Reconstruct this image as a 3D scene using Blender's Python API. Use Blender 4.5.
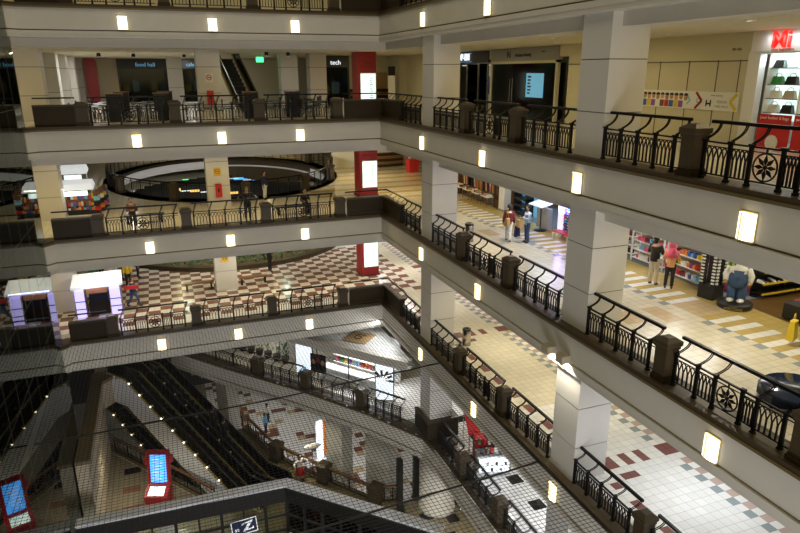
import bpy, bmesh, math, random
from mathutils import Vector, Matrix
random.seed(7)
PI = math.pi
S = bpy.context.scene
COL = S.collection
for o in list(bpy.data.objects): bpy.data.objects.remove(o)

# ------------------------------------------------------------------ camera
F_PX, YAW, PITCH, ROLL = 635.15, 0.3576, 0.2967, -0.0034
cam = bpy.data.cameras.new('camera'); cam.sensor_width = 36.0; cam.lens = F_PX / 800 * 36.0
cam.clip_start = 0.1; cam.clip_end = 300
co = bpy.data.objects.new('camera', cam); COL.objects.link(co)
fw = Vector((math.sin(YAW) * math.cos(PITCH), math.cos(YAW) * math.cos(PITCH), -math.sin(PITCH)))
r0 = Vector((math.cos(YAW), -math.sin(YAW), 0)); u0 = r0.cross(fw)
r1 = r0 * math.cos(ROLL) + u0 * math.sin(ROLL); u1 = -r0 * math.sin(ROLL) + u0 * math.cos(ROLL)
CAM = Vector((-10.722, -31.497, 12.412))
m4 = Matrix((r1, u1, -fw)).transposed().to_4x4(); m4.translation = CAM
co.matrix_world = m4
S.camera = co
def px(x, y, z):
    d = Vector((x, y, z)) - CAM; w = d.dot(fw)
    if w <= 0.1: return (-999, -999)
    return (400 + F_PX * d.dot(r1) / w, 266.5 - F_PX * d.dot(u1) / w)
def seen(x, y, z, m=40):
    a, b = px(x, y, z); return -m < a < 800 + m and -m < b < 533 + m

# ------------------------------------------------------------------ world, exposure, large lights
W = bpy.data.worlds.new('world'); S.world = W; W.use_nodes = True
W.node_tree.nodes['Background'].inputs[0].default_value = (1.0, 0.93, 0.74, 1)
W.node_tree.nodes['Background'].inputs[1].default_value = 0.020
S.view_settings.view_transform = 'Standard'; S.view_settings.look = 'None'
S.view_settings.exposure = 0.0; S.view_settings.gamma = 1.0; S.view_settings.use_curve_mapping = False
def area(name, loc, rot, sx, sy, power, color=(1, 1, 1), shape='RECTANGLE', spread=None):
    l = bpy.data.lights.new(name, 'AREA'); l.shape = shape; l.size = sx
    if shape in ('RECTANGLE', 'ELLIPSE'): l.size_y = sy
    l.energy = power; l.color = color
    if spread: l.spread = spread
    o = bpy.data.objects.new(name, l); COL.objects.link(o); o.location = loc; o.rotation_euler = rot
    return o
WARM = (1.0, 0.80, 0.42); CREAM = (1.0, 0.9, 0.66); NEUT = (1.0, 0.96, 0.90); COOL = (0.72, 0.84, 1.0); BLUE = (0.45, 0.45, 1.0)
# broad overhead fill added for ambient light, in place of unseen roof lighting
area('atrium_overhead_fill', (-9, -12, 25), (0, 0, 0), 12, 16, 900, (1.0, 0.86, 0.58))
# frontal fills added out of view, standing in for lit near-side galleries
area('near_upper_fill', (-8, -37, 13), (PI / 2, 0, 0), 16, 4, 420, (1.0, 0.80, 0.42))
area('near_middle_fill', (-8, -37, 2), (PI / 2, 0, 0), 16, 5, 560, (1.0, 0.96, 0.88))
area('near_lower_fill', (-8, -34, -6), (PI / 2 - .12, 0, 0), 16, 6, 3200, (0.97, 0.96, 1.0))

# ------------------------------------------------------------------ materials
MATS = {}
def new_mat(name):
    m = bpy.data.materials.new(name); m.use_nodes = True; MATS[name] = m
    nt = m.node_tree; return m, nt, nt.nodes, nt.links, nt.nodes['Principled BSDF']
def mat(name, col, rough=0.5, metal=0.0, noise=0.0, scale=6.0, bump=0.0, emit=0.0, ecol=None, spec=0.5):
    m, nt, N, L, b = new_mat(name)
    b.inputs['Roughness'].default_value = rough; b.inputs['Metallic'].default_value = metal
    b.inputs['Base Color'].default_value = (*col, 1); b.inputs['Specular IOR Level'].default_value = spec
    if noise or bump:
        tc = N.new('ShaderNodeTexCoord'); nz = N.new('ShaderNodeTexNoise'); nz.inputs['Scale'].default_value = scale
        nz.inputs['Detail'].default_value = 5; L.new(tc.outputs['Object'], nz.inputs['Vector'])
        if noise:
            r = N.new('ShaderNodeMix'); r.data_type = 'RGBA'
            r.inputs[6].default_value = (*[c * (1 - noise) for c in col], 1); r.inputs[7].default_value = (*[min(1, c * (1 + noise)) for c in col], 1)
            L.new(nz.outputs[0], r.inputs[0]); L.new(r.outputs[2], b.inputs['Base Color'])
        if bump:
            bp = N.new('ShaderNodeBump'); bp.inputs['Strength'].default_value = bump; bp.inputs['Distance'].default_value = 0.01
            L.new(nz.outputs[0], bp.inputs['Height']); L.new(bp.outputs[0], b.inputs['Normal'])
    if emit:
        b.inputs['Emission Color'].default_value = (*(ecol or col), 1); b.inputs['Emission Strength'].default_value = emit
    return m
def tile(name, col, size=0.305, rough=0.2, grout=0.62, var=0.05, mortar=0.008):
    m, nt, N, L, b = new_mat(name)
    tc = N.new('ShaderNodeTexCoord'); br = N.new('ShaderNodeTexBrick'); br.offset = 0; br.squash = 1
    br.inputs['Scale'].default_value = 1; br.inputs['Brick Width'].default_value = size; br.inputs['Row Height'].default_value = size
    br.inputs['Mortar Size'].default_value = mortar; br.inputs['Mortar Smooth'].default_value = 0.2
    br.inputs['Color1'].default_value = (*[c * (1 - var) for c in col], 1); br.inputs['Color2'].default_value = (*[min(1, c * (1 + var)) for c in col], 1)
    br.inputs['Mortar'].default_value = (*[c * grout for c in col], 1)
    L.new(tc.outputs['Object'], br.inputs['Vector']); L.new(br.outputs[0], b.inputs['Base Color'])
    nz = N.new('ShaderNodeTexNoise'); nz.inputs['Scale'].default_value = 1.2; L.new(tc.outputs['Object'], nz.inputs['Vector'])
    mr = N.new('ShaderNodeMapRange'); mr.inputs[3].default_value = rough * 0.7; mr.inputs[4].default_value = rough * 1.4
    L.new(nz.outputs[0], mr.inputs[0]); L.new(mr.outputs[0], b.inputs['Roughness'])
    return m
def glass(name, tint=(0.6, 0.68, 0.62), ior=1.5, rough=0.0):
    m = bpy.data.materials.new(name); m.use_nodes = True; N = m.node_tree.nodes; L = m.node_tree.links
    N.remove(N['Principled BSDF']); out = N['Material Output']
    t = N.new('ShaderNodeBsdfTransparent'); t.inputs[0].default_value = (*tint, 1)
    g = N.new('ShaderNodeBsdfGlossy'); g.inputs['Roughness'].default_value = rough; g.inputs[0].default_value = (0.9, 0.95, 0.9, 1)
    f = N.new('ShaderNodeFresnel'); f.inputs[0].default_value = ior; x = N.new('ShaderNodeMixShader')
    L.new(f.outputs[0], x.inputs[0]); L.new(t.outputs[0], x.inputs[1]); L.new(g.outputs[0], x.inputs[2]); L.new(x.outputs[0], out.inputs[0])
    MATS[name] = m; return m
mat('plaster', (0.64, 0.61, 0.54), 0.7, noise=0.06, scale=1.5)
mat('groove', (0.14, 0.11, 0.07), 0.7)
mat('ceiling', (0.72, 0.68, 0.55), 0.8)
mat('column_panel', (0.66, 0.64, 0.60), 0.45, noise=0.03, scale=1.0)
mat('joint', (0.10, 0.09, 0.07), 0.8)
mat('granite', (0.066, 0.048, 0.026), 0.45, noise=0.5, scale=60, spec=0.3)
mat('granite_dark', (0.034, 0.024, 0.011), 0.5, noise=0.4, scale=60, spec=0.2)
mat('granite_edge', (0.15, 0.11, 0.05), 0.35, noise=0.35, scale=60)
mat('iron', (0.005, 0.005, 0.006), 0.4, spec=0.25)
mat('steel', (0.55, 0.54, 0.50), 0.25, metal=1.0)
mat('brass', (0.62, 0.48, 0.18), 0.3, metal=0.4)
mat('lamp_glass', (1, 0.9, 0.65), 0.5, emit=2.6, ecol=(1.0, 0.88, 0.60))
mat('lamp_disc', (1, 1, 1), 0.5, emit=3.0, ecol=(1.0, 0.88, 0.6))
mat('green_glow', (0, 1, 0.3), 0.5, emit=3.0, ecol=(0.05, 1.0, 0.25))
mat('white_glow', (.6, .6, .6), 0.5, emit=1.25, ecol=(0.85, 0.93, 1.0))
mat('white_glow_soft', (0.6, 0.6, 0.6), 0.5, emit=0.55, ecol=(0.9, 0.95, 1.0))
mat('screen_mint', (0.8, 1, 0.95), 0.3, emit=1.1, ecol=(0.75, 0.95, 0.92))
mat('screen_blue', (0.1, 0.4, 1), 0.3, emit=1.5, ecol=(0.06, 0.35, 1.0))
mat('screen_cyan', (0.2, 0.6, 0.9), 0.3, emit=0.45, ecol=(0.15, 0.45, 0.75))
mat('red_glow', (1, 0.02, 0.01), 0.4, emit=0.9, ecol=(1.0, 0.03, 0.02))
mat('violet_glow', (0.5, 0.4, 1), 0.4, emit=1.3, ecol=(0.55, 0.5, 1.0))
mat('amber_glow', (1, 0.6, 0.1), 0.4, emit=1.2, ecol=(1.0, 0.55, 0.12))
mat('lamp_case', (0.45, 0.40, 0.28), 0.4)
mat('wood', (0.20, 0.10, 0.04), 0.35, noise=0.3, scale=8)
mat('wood_light', (0.42, 0.27, 0.12), 0.4, noise=0.2, scale=8)
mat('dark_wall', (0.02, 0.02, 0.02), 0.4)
mat('black', (0.012, 0.012, 0.012), 0.4)
mat('black_gloss', (0.01, 0.01, 0.012), 0.1)
mat('rubber', (0.015, 0.015, 0.015), 0.6)
mat('white', (0.8, 0.8, 0.78), 0.5)
mat('white_band', (0.74, 0.76, 0.80), 0.5)
mat('grey', (0.3, 0.3, 0.3), 0.5)
mat('red_panel', (0.33, 0.012, 0.015), 0.4)
mat('red', (0.55, 0.02, 0.02), 0.4)
mat('orange', (0.85, 0.28, 0.04), 0.5)
mat('yellow', (0.75, 0.55, 0.03), 0.45)
mat('pink', (0.8, 0.12, 0.25), 0.6)
mat('peach', (0.75, 0.33, 0.14), 0.7)
mat('blue', (0.03, 0.12, 0.5), 0.5)
mat('blue_gloss', (0.01, 0.025, 0.07), 0.12)
mat('sky', (0.2, 0.5, 0.8), 0.5)
mat('navy', (0.012, 0.02, 0.07), 0.6)
mat('denim', (0.05, 0.10, 0.22), 0.8)
mat('light_denim', (0.35, 0.45, 0.6), 0.8)
mat('green', (0.03, 0.25, 0.05), 0.5)
mat('brown', (0.16, 0.07, 0.03), 0.5)
mat('maroon', (0.16, 0.02, 0.03), 0.6)
mat('tan', (0.45, 0.28, 0.12), 0.5)
mat('beige', (0.55, 0.48, 0.36), 0.7)
mat('purple', (0.25, 0.08, 0.4), 0.5)
mat('skin', (0.42, 0.24, 0.15), 0.6)
mat('hair', (0.012, 0.009, 0.007), 0.5)
mat('cream_wall', (0.64, 0.60, 0.44), 0.6, noise=0.04, scale=1)
mat('leaf', (0.03, 0.09, 0.02), 0.5, noise=0.5, scale=5)
mat('net_cord', (0.012, 0.012, 0.012), 0.8)
mat('brushed', (0.30, 0.29, 0.26), 0.35, metal=0.9)
mat('brick_clad', (0.42, 0.36, 0.26), 0.5, noise=0.1)
tile('t_cream', (0.62, 0.57, 0.45), rough=0.18)
tile('t_white', (0.74, 0.73, 0.70), rough=0.15)
tile('t_grey', (0.26, 0.30, 0.31), rough=0.18)
tile('t_pink', (0.46, 0.34, 0.29), rough=0.2)
tile('t_maroon', (0.20, 0.085, 0.08), rough=0.2)
tile('t_yellow', (0.48, 0.36, 0.12), rough=0.2)
tile('t_tan', (0.52, 0.40, 0.24), rough=0.2)
tile('t_brown', (0.21, 0.10, 0.07), rough=0.2)
tile('t_check_white', (0.66, 0.62, 0.54), rough=0.2)
tile('t_shop', (0.12, 0.065, 0.02), rough=0.3)
tile('t_shop_blue', (0.2, 0.24, 0.26), rough=0.2)
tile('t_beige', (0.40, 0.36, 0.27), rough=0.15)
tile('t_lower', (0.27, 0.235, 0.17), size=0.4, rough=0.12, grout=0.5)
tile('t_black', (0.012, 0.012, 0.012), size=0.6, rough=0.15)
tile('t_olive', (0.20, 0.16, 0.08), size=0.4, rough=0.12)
tile('t_wallpanel', (0.60, 0.54, 0.36), size=1.25, rough=0.4, grout=0.4, var=0.02)
glass('glass_wall', (0.52, 0.56, 0.46), 1.36)
glass('glass_clear', (0.88, 0.93, 0.92), 1.45)
glass('glass_dark', (0.10, 0.12, 0.12), 1.3, rough=0.12)

# ------------------------------------------------------------------ mesh helpers
class MB:
    def __init__(s): s.v = []; s.f = []; s.m = []; s.cur = 0; s.smooth = False; s.sm = []
    def face(s, ids): s.f.append(ids); s.m.append(s.cur); s.sm.append(s.smooth)
    def quad(s, a, b, c, d):
        i = len(s.v); s.v += [tuple(a), tuple(b), tuple(c), tuple(d)]; s.face((i, i + 1, i + 2, i + 3)); return s
    def box(s, x0, y0, z0, x1, y1, z1):
        if x0 > x1: x0, x1 = x1, x0
        if y0 > y1: y0, y1 = y1, y0
        if z0 > z1: z0, z1 = z1, z0
        return s.hexa([(x0, y0, z0), (x1, y0, z0), (x1, y1, z0), (x0, y1, z0)], [(x0, y0, z1), (x1, y0, z1), (x1, y1, z1), (x0, y1, z1)])
    def hexa(s, lo, hi):
        n = len(lo); i = len(s.v); s.v += [tuple(p) for p in lo] + [tuple(p) for p in hi]
        s.face(tuple(i + k for k in reversed(range(n)))); s.face(tuple(i + n + k for k in range(n)))
        for k in range(n):
            j = (k + 1) % n; s.face((i + k, i + j, i + n + j, i + n + k))
        return s
    def prism(s, poly, z0, z1):
        a = sum(poly[i][0] * poly[(i + 1) % len(poly)][1] - poly[(i + 1) % len(poly)][0] * poly[i][1] for i in range(len(poly)))
        if a < 0: poly = poly[::-1]
        return s.hexa([(p[0], p[1], z0) for p in poly], [(p[0], p[1], z1) for p in poly])
    def bar(s, a, b, w, h=None, up=(0, 0, 1)):
        h = h or w; a = Vector(a); b = Vector(b); d = (b - a).normalized(); up = Vector(up)
        if abs(d.dot(up)) > 0.98: up = Vector((1, 0, 0))
        x = d.cross(up).normalized() * w / 2; y = x.cross(d).normalized() * h / 2
        return s.hexa([a - x - y, a - x + y, a + x + y, a + x - y], [b - x - y, b - x + y, b + x + y, b + x - y])
    def tube(s, pts, r, n=6, cap=True):
        pts = [Vector(p) for p in pts]; rs = r if isinstance(r, (list, tuple)) else [r] * len(pts)
        base = len(s.v); px_ = None; old = s.smooth; s.smooth = n > 5
        for k, p in enumerate(pts):
            d = (pts[min(k + 1, len(pts) - 1)] - pts[max(k - 1, 0)]).normalized()
            if px_ is None: px_ = d.cross(Vector((0, 0, 1))) if abs(d.z) < 0.95 else d.cross(Vector((0, 1, 0)))
            px_ = (px_ - d * px_.dot(d)).normalized(); py = d.cross(px_)
            for j in range(n):
                t = 2 * PI * j / n; s.v.append(tuple(p + (px_ * math.cos(t) + py * math.sin(t)) * rs[k]))
        for k in range(len(pts) - 1):
            for j in range(n):
                a = base + k * n + j; b = base + k * n + (j + 1) % n; s.face((a, b, b + n, a + n))
        s.smooth = False
        if cap:
            s.face(tuple(base + j for j in reversed(range(n)))); e = base + (len(pts) - 1) * n; s.face(tuple(e + j for j in range(n)))
        s.smooth = old; return s
    def cyl(s, x, y, z0, z1, r, r2=None, n=16):
        return s.tube([(x, y, z0), (x, y, z1)], [r, r2 if r2 is not None else r], n)
    def lathe(s, x, y, prof, n=20):
        base = len(s.v); old = s.smooth; s.smooth = True
        for (r, z) in prof:
            for j in range(n):
                t = 2 * PI * j / n; s.v.append((x + r * math.cos(t), y + r * math.sin(t), z))
        for k in range(len(prof) - 1):
            for j in range(n):
                a = base + k * n + j; b = base + k * n + (j + 1) % n; s.face((a, b, b + n, a + n))
        s.smooth = old; return s
    def ball(s, c, r, n=10, sc=(1, 1, 1)):
        m = n // 2 + 1; base = len(s.v); old = s.smooth; s.smooth = True
        for k in range(m + 1):
            ph = PI * k / m
            for j in range(n):
                t = 2 * PI * j / n
                s.v.append((c[0] + r * sc[0] * math.sin(ph) * math.cos(t), c[1] + r * sc[1] * math.sin(ph) * math.sin(t), c[2] + r * sc[2] * math.cos(ph)))
        for k in range(m):
            for j in range(n):
                a = base + k * n + j; b = base + k * n + (j + 1) % n; s.face((a, a + n, b + n, b))
        s.smooth = old; return s
    def mat(s, i): s.cur = i; return s
    def mesh(s, name, mats):
        me = bpy.data.meshes.new(name); me.from_pydata(s.v, [], s.f)
        for q in (mats if isinstance(mats, (list, tuple)) else [mats]): me.materials.append(MATS[q])
        me.polygons.foreach_set('material_index', s.m); me.polygons.foreach_set('use_smooth', s.sm); me.update(); return me
    def build(s, name, mats, parent=None, **kw):
        return link(name, s.mesh(name, mats), parent, **kw)
def link(name, me, parent=None, loc=None, rot=None, label=None):
    o = bpy.data.objects.new(name, me); COL.objects.link(o)
    if parent: o.parent = parent
    if loc is not None: o.location = loc
    if rot is not None: o.rotation_euler = (0, 0, rot) if not hasattr(rot, '__len__') else rot
    if label: o['label'] = label
    return o
def tag(o, label, cat, group=None):
    o['label'] = label; o['category'] = cat
    if group: o['group'] = group
    return o
def root(name, label, cat, loc=(0, 0, 0), rot=0, group=None):
    return tag(link(name, None, None, loc, rot), label, cat, group)
def struct(name, mb, mats):
    o = mb.build(name, mats); o['kind'] = 'structure'; return o
def copy_tree(o, parent=None):
    c = o.copy(); COL.objects.link(c); c.parent = parent
    for ch in [k for k in bpy.data.objects if k.parent == o]: copy_tree(ch, c)
    return c
def text(name, body, mat_name, size, loc, rot, parent=None, ext=0.01, align='CENTER', bold=0.0):
    cu = bpy.data.curves.new(name, 'FONT'); cu.body = body; cu.size = size; cu.extrude = ext; cu.align_x = align; cu.align_y = 'CENTER'
    cu.offset = bold; cu.resolution_u = 2
    cu.materials.append(MATS[mat_name]); o = bpy.data.objects.new(name, cu); COL.objects.link(o); o.location = loc; o.rotation_euler = rot
    bpy.context.view_layer.update(); me = bpy.data.meshes.new_from_object(o); bpy.data.objects.remove(o); bpy.data.curves.remove(cu)
    o = bpy.data.objects.new(name, me); COL.objects.link(o); o.location = loc; o.rotation_euler = rot
    if parent: o.parent = parent
    return o
FACE_ATRIUM_X = (PI / 2, 0, -PI / 2)      # text on a wall facing -x
FACE_Y = (PI / 2, 0, 0)                   # text on a wall facing -y

# ------------------------------------------------------------------ plan
H = 5.0
LV = {'A': 15.0, 'B': 10.0, 'C': 5.0, 'D': 0.0, 'E': -5.0}
LN = {'A': 'topmost', 'B': 'second', 'C': 'third', 'D': 'fourth', 'E': 'fifth'}      # counted from the top of the picture
GX = -16.0
COLY = [-5.72, -16.9, -28.1]
DIAG = [(-11.5, 9.6), (-8.15, 5.3), (-4.7, 1.15), (-1.78, -2.9), (0.0, -6.0), (0.15, -7.6), (0.15, -30)]
FAR_PATH = [(-24, -0.5), (-16.15, -0.5), (-15.65, 0.0), (0, 0), (0, -33)]
def offset_path(path, d):
    """offset to the left of travel (into the building) by d with mitred corners"""
    out = []
    for i, p in enumerate(path):
        p = Vector(p); ns = []
        if i > 0: t = (p - Vector(path[i - 1])).normalized(); ns.append(Vector((-t.y, t.x)))
        if i < len(path) - 1: t = (Vector(path[i + 1]) - p).normalized(); ns.append(Vector((-t.y, t.x)))
        n = sum(ns, Vector((0, 0))).normalized(); k = d / max(0.3, n.dot(ns[0])); out.append((p.x + n.x * k, p.y + n.y * k))
    return out
def sweep(mb, path, d0, d1, z0, z1):
    a = offset_path(path, d0); b = offset_path(path, d1)
    for i in range(len(path) - 1):
        mb.prism([a[i], a[i + 1], b[i + 1], b[i]], z0, z1)
tn = [0]
def trim(mb, mats):
    tn[0] += 1; o = mb.build('trim_%d' % tn[0], mats); o['kind'] = 'structure'; return o

# fascias, ledges
for k, z in LV.items():
    path = FAR_PATH if k != 'E' else DIAG
    mb = MB(); sweep(mb, path, 0.0, 0.5, z - 0.82, z + 0.02); sweep(mb, path, -0.05, 0.5, z - 1.02, z - 0.87)
    sweep(mb, path, -0.02, 0.5, z - 1.14, z - 1.02)
    mb.cur = 1; sweep(mb, path, 0.05, 0.5, z - 0.87, z - 0.82)
    mb.cur = 0; sweep(mb, path, 0.5, 1.3, z - 1.5, z - 0.1)
    trim(mb, ['plaster', 'groove'])
    mb = MB(); sweep(mb, path, -0.07, 0.66, z + 0.05, z + 0.2); mb.cur = 1; sweep(mb, path, -0.04, 0.5, z + 0.02, z + 0.05)
    sweep(mb, path, -0.09, -0.06, z + 0.02, z + 0.09)
    trim(mb, ['granite', 'granite_edge'])

# floors
def near_pattern(x, y, kind):
    """corridor pattern repeating about every column line"""
    s = (y + 16.95) / 11.2; s = (s - math.floor(s + 0.5)) * 11.2        # distance from the nearest column line
    t = int(math.floor((y + 16.95 + 100 * 0.61) / 0.305))
    if kind == 'D':
        if abs(s) < 0.31:
            if int(x / .305) in (13, 14, 15, 10, 8, 5, 6): return 't_maroon'
        if abs(s + 0.78) < 0.16 and 1.7 < x < 2.45: return 't_maroon'
        if 1.1 < x < 1.45 and abs(s) > 1 and (t % 4) < 2: return 't_maroon'
        if 4.05 < x < 4.4 and t % 2 == 0 and abs(s) > 0.6: return 't_grey'
        if 4.4 < x < 4.9 and t % 2 == 1 and abs(s) > 0.6: return 't_pink'
        if 4.9 < x < 5.4 and t % 2 == 0 and abs(s) > 0.6: return 't_tan' if y > -14 else 't_white'
        if x > 4.4 and x < 6.3: return 't_white' if y < -12 else 't_tan' if t % 2 else 't_white'
        return 't_white' if y < -13 else 't_cream'
    if kind == 'C':
        if abs(s) < 0.6:
            if 4.4 < x < 5.6: return 't_tan'
            if 3.2 < x < 3.6: return 't_tan'
        if 1.7 < x < 2.6 and abs(s) < 0.35: return 't_tan'
        if 3.95 < x < 4.3 and t % 2 == 0 and abs(s) > 0.6: return 't_grey'
        if 4.3 <= x < 5.62: return 't_white' if t % 2 == 0 else 't_yellow'
        if 5.62 <= x < 6.35: return 't_yellow'
        return 't_cream'
    return 't_cream'
ELL = (-6.5, 17.0, 7.7, 10.3)
def in_ell(x, y, e=ELL, k=1.0): return ((x - e[0]) / (e[2] * k)) ** 2 + ((y - e[1]) / (e[3] * k)) ** 2 < 1
def grid_floor(name, z, x0, x1, y0, y1, fn, step=0.305, thick=0.0, kind='structure'):
    mb = MB(); mats = []; ny = int((y1 - y0) / step) + 1; nx = int((x1 - x0) / step) + 1
    ox = math.floor(x0 / step) * step; oy = math.floor(y0 / step) * step
    for j in range(ny):
        y = oy + j * step; i = 0
        while i < nx:
            q = fn(ox + (i + .5) * step, y + step / 2); s = i
            while i < nx and fn(ox + (i + .5) * step, y + step / 2) == q: i += 1
            if q is None: continue
            if q not in mats: mats.append(q)
            mb.cur = mats.index(q); a = ox + s * step; b = ox + i * step
            mb.quad((a, y, z), (b, y, z), (b, y + step, z), (a, y + step, z))
    o = mb.build(name, mats); o['kind'] = kind; return o
def fD(x, y):
    if y < 0.55 and x < 0.5: return None
    if y < -1.0:
        if x > 8.5: return None
        return near_pattern(x, y, 'D') if x < 6.3 else 't_shop_blue'
    if x > 8.5 or y > 33: return None
    if in_ell(x, y, (-6.2, 16.5, 8.1, 7.6)): return 't_olive'
    if x < 2.9 and y > 1.2 and y < 12:
        return 't_brown' if (int(math.floor(x / 0.61)) + int(math.floor(y / 0.61))) % 2 == 0 else 't_check_white'
    if y < 12 and x > 0.5: return near_pattern(x, y, 'D')
    return 't_white' if x > -15 else 't_beige'
def fC(x, y):
    if y < 0.55 and x < 0.5: return None
    if x > 10 or y > 33: return None
    if in_ell(x, y): return None
    if x > 6.3 and y < 4: return 't_shop' if (y < -17 or y > -2) else 't_shop_blue'
    if y < 2: return near_pattern(x, y, 'C') if x > 0.5 else 't_cream'
    if x > -2 and y > 4: return 't_cream' if (int(y / 0.61) % 3) else 't_yellow'
    return 't_cream'
def fB(x, y):
    if y < 0.55 and x < 0.5: return None
    if x > 9 or y > 33: return None
    return 't_cream'
grid_floor('floor', 0.2, -24, 8.5, -24, 33, fD)
grid_floor('floor', 5.2, -24, 10, -28, 33, fC)
grid_floor('floor', 10.2, -24, 9, -30, 33, fB, 0.61)
# ceilings under slabs A B C D
def ceil_fn(level):
    def f(x, y):
        if y < 0.9 and x < 0.9: return None
        if level == 'C' and in_ell(x, y, k=1.0): return None
        if x > 10.5 or y > 33: return None
        return 'ceiling'
    return f
for k in 'ABCD':
    grid_floor('ceiling', LV[k] - 1.46, -24, 10.5, -33, 33, ceil_fn(k), 0.61)
# oval opening in slab C: ring fascia and ledge
def ellipse_pts(e, n=72, k=0.0): return [(e[0] + (e[2] + k) * math.cos(2 * PI * i / n), e[1] + (e[3] + k) * math.sin(2 * PI * i / n)) for i in range(n + 1)]
def ring(mb, e, k0, k1, z0, z1, n=72):
    a = ellipse_pts(e, n, k0); b = ellipse_pts(e, n, k1)
    for i in range(n): mb.prism([a[i], a[i + 1], b[i + 1], b[i]], z0, z1)
mb = MB(); ring(mb, ELL, -0.35, 0.3, 4.35, 5.0); ring(mb, ELL, -0.45, -0.3, 4.5, 4.62)
for i in range(2, 19):
    a_, b_ = [(ELL[0] + (ELL[2] - .38) * math.cos(q * PI / 36), ELL[1] + (ELL[3] - .38) * math.sin(q * PI / 36)) for q in (i, i + 1)]; c_, d_ = [(ELL[0] + ELL[2] * math.cos(q * PI / 36), ELL[1] + ELL[3] * math.sin(q * PI / 36)) for q in (i + 1, i)]
    mb.prism([a_, b_, c_, d_], 4.35 - 1.15 * math.sin((i - 2) / 16 * PI) , 5.0); mb.cur = 1; ring(mb, ELL, -0.45, 0.45, 5.0, 5.24)
trim(mb, ['white_band', 'granite'])

# columns ---------------------------------------------------------------
def column(x0, y0, w, d, z0, z1, joints, m='column_panel', jm='joint'):
    mb = MB(); zs = [z0] + [j for j in joints if z0 < j < z1] + [z1]
    for a, b in zip(zs[:-1], zs[1:]):
        mb.box(x0, y0, a + (0.012 if a > z0 else 0), x0 + w, y0 + d, b - (0.012 if b < z1 else 0))
    mb.cur = 1; mb.box(x0 + .012, y0 + .012, z0, x0 + w - .012, y0 + d - .012, z1)
    o = mb.build('column', [m, jm]); o['kind'] = 'structure'; return o
JO = [5 * k + q for k in range(-4, 4) for q in (1.38, 2.72)]
for i, cy in enumerate(COLY):
    for k in 'BCDE':
        z = LV[k]; x0, y0, ww, dd = 0.2, cy - 0.6, 1.2, 1.2
        if k == 'B' or True: column(x0, y0, ww, dd, z + 0.15, z + 3.95, JO)
for k in 'BCD':
    z = LV[k]
    for x in (-8.46, -16.9):
        column(x, 5.1 if x > -10 else 4.6, 1.22, 1.2, z + 0.15, z + 3.56, JO, m='cream_col' if False else 'column_panel')
for y in (16, 28, 40, 52):
    pass
for y in (10.5, 15.2, 20, 25): column(-16.9, y, 1.2, 1.2, 10.2, 13.56, JO)
for x, y in ((-3.3, 9.0), (-1.5, 9.0), (-9.6, 20)): column(x, y, 1.05, 1.0, 10.2, 13.56, JO)
# round column lower right, base under the first column
mb = MB(); mb.lathe(1.15, -5.2, [(0.0, -9.8), (0.98, -9.8), (0.98, -9.62), (0.93, -9.6), (0.93, -6.4)], 28); o = mb.build('column', 'column_panel'); o['kind'] = 'structure'

# walls --------------------------------------------------------------------
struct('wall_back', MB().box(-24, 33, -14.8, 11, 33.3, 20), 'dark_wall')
struct('wall_left', MB().box(-22.3, -33, -14.8, -22, 33, 20), 'cream_wall')
struct('wall_right', MB().box(10.5, -33, -14.8, 10.8, 33, 20), 'cream_wall')
# second gallery: panelled wall with the poster, shop bulkheads
mb = MB(); mb.box(6.2, -16.35, 10.2, 6.4, -7.1, 13.56); mb.box(6.2, -7.1, 13.05, 6.4, 4.1, 13.56); mb.box(6.2, 4.1, 10.2, 6.4, 15, 13.56)
mb.box(6.2, -33, 12.95, 6.4, -16.35, 13.56); mb.box(6.2, -33, 10.2, 6.4, -19.9, 12.95)
mb.cur = 1
for y in (-16.05, -15.2, -14.0, -12.65, -11.3, -10.0, -8.6): mb.box(6.185, y - .012, 10.2, 6.21, y + .012, 12.75)
mb.box(6.185, -16.35, 12.70, 6.21, -7.1, 12.73)
struct('wall_right_gallery', mb, ['cream_wall', 'joint'])
mb = MB(); mb.box(1.9, 14, 10.2, 5.6, 14.3, 13.56); mb.box(1.9, 17.5, 5.2, 9, 17.8, 8.56); mb.box(5.6, 12.2, 10.2, 6.2, 14.3, 13.56)
struct('wall_end', mb, ['cream_wall'])
struct('wall_top_gallery', MB().box(-22, 7, 15.2, 8, 7.2, 19), 'cream_wall'); grid_floor('floor', 15.2, -22, 8, .5, 7, lambda x, y: 't_cream', 0.61)

# glass wall on the left ---------------------------------------------------------
mb = MB(); ys = [0.0 - 1.55 * i for i in range(17)]; zs = [-14.8 + 2.35 * j for j in range(16)]
for i in range(len(ys) - 1):
    for j in range(len(zs) - 1):
        mb.box(GX - 0.012, ys[i + 1] + .008, zs[j] + .008, GX, ys[i] - .008, zs[j + 1] - .008)
mb.cur = 1
for i in range(len(ys)):
    mb.box(GX - 0.016, ys[i] - .008, -14.8, GX + 0.002, ys[i] + .008, 20)
for j in range(len(zs)):
    mb.box(GX - 0.016, ys[-1], zs[j] - .008, GX + 0.002, 0, zs[j] + .008)
o = mb.build('window_1', ['glass_wall', 'joint']); o['kind'] = 'structure'
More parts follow.
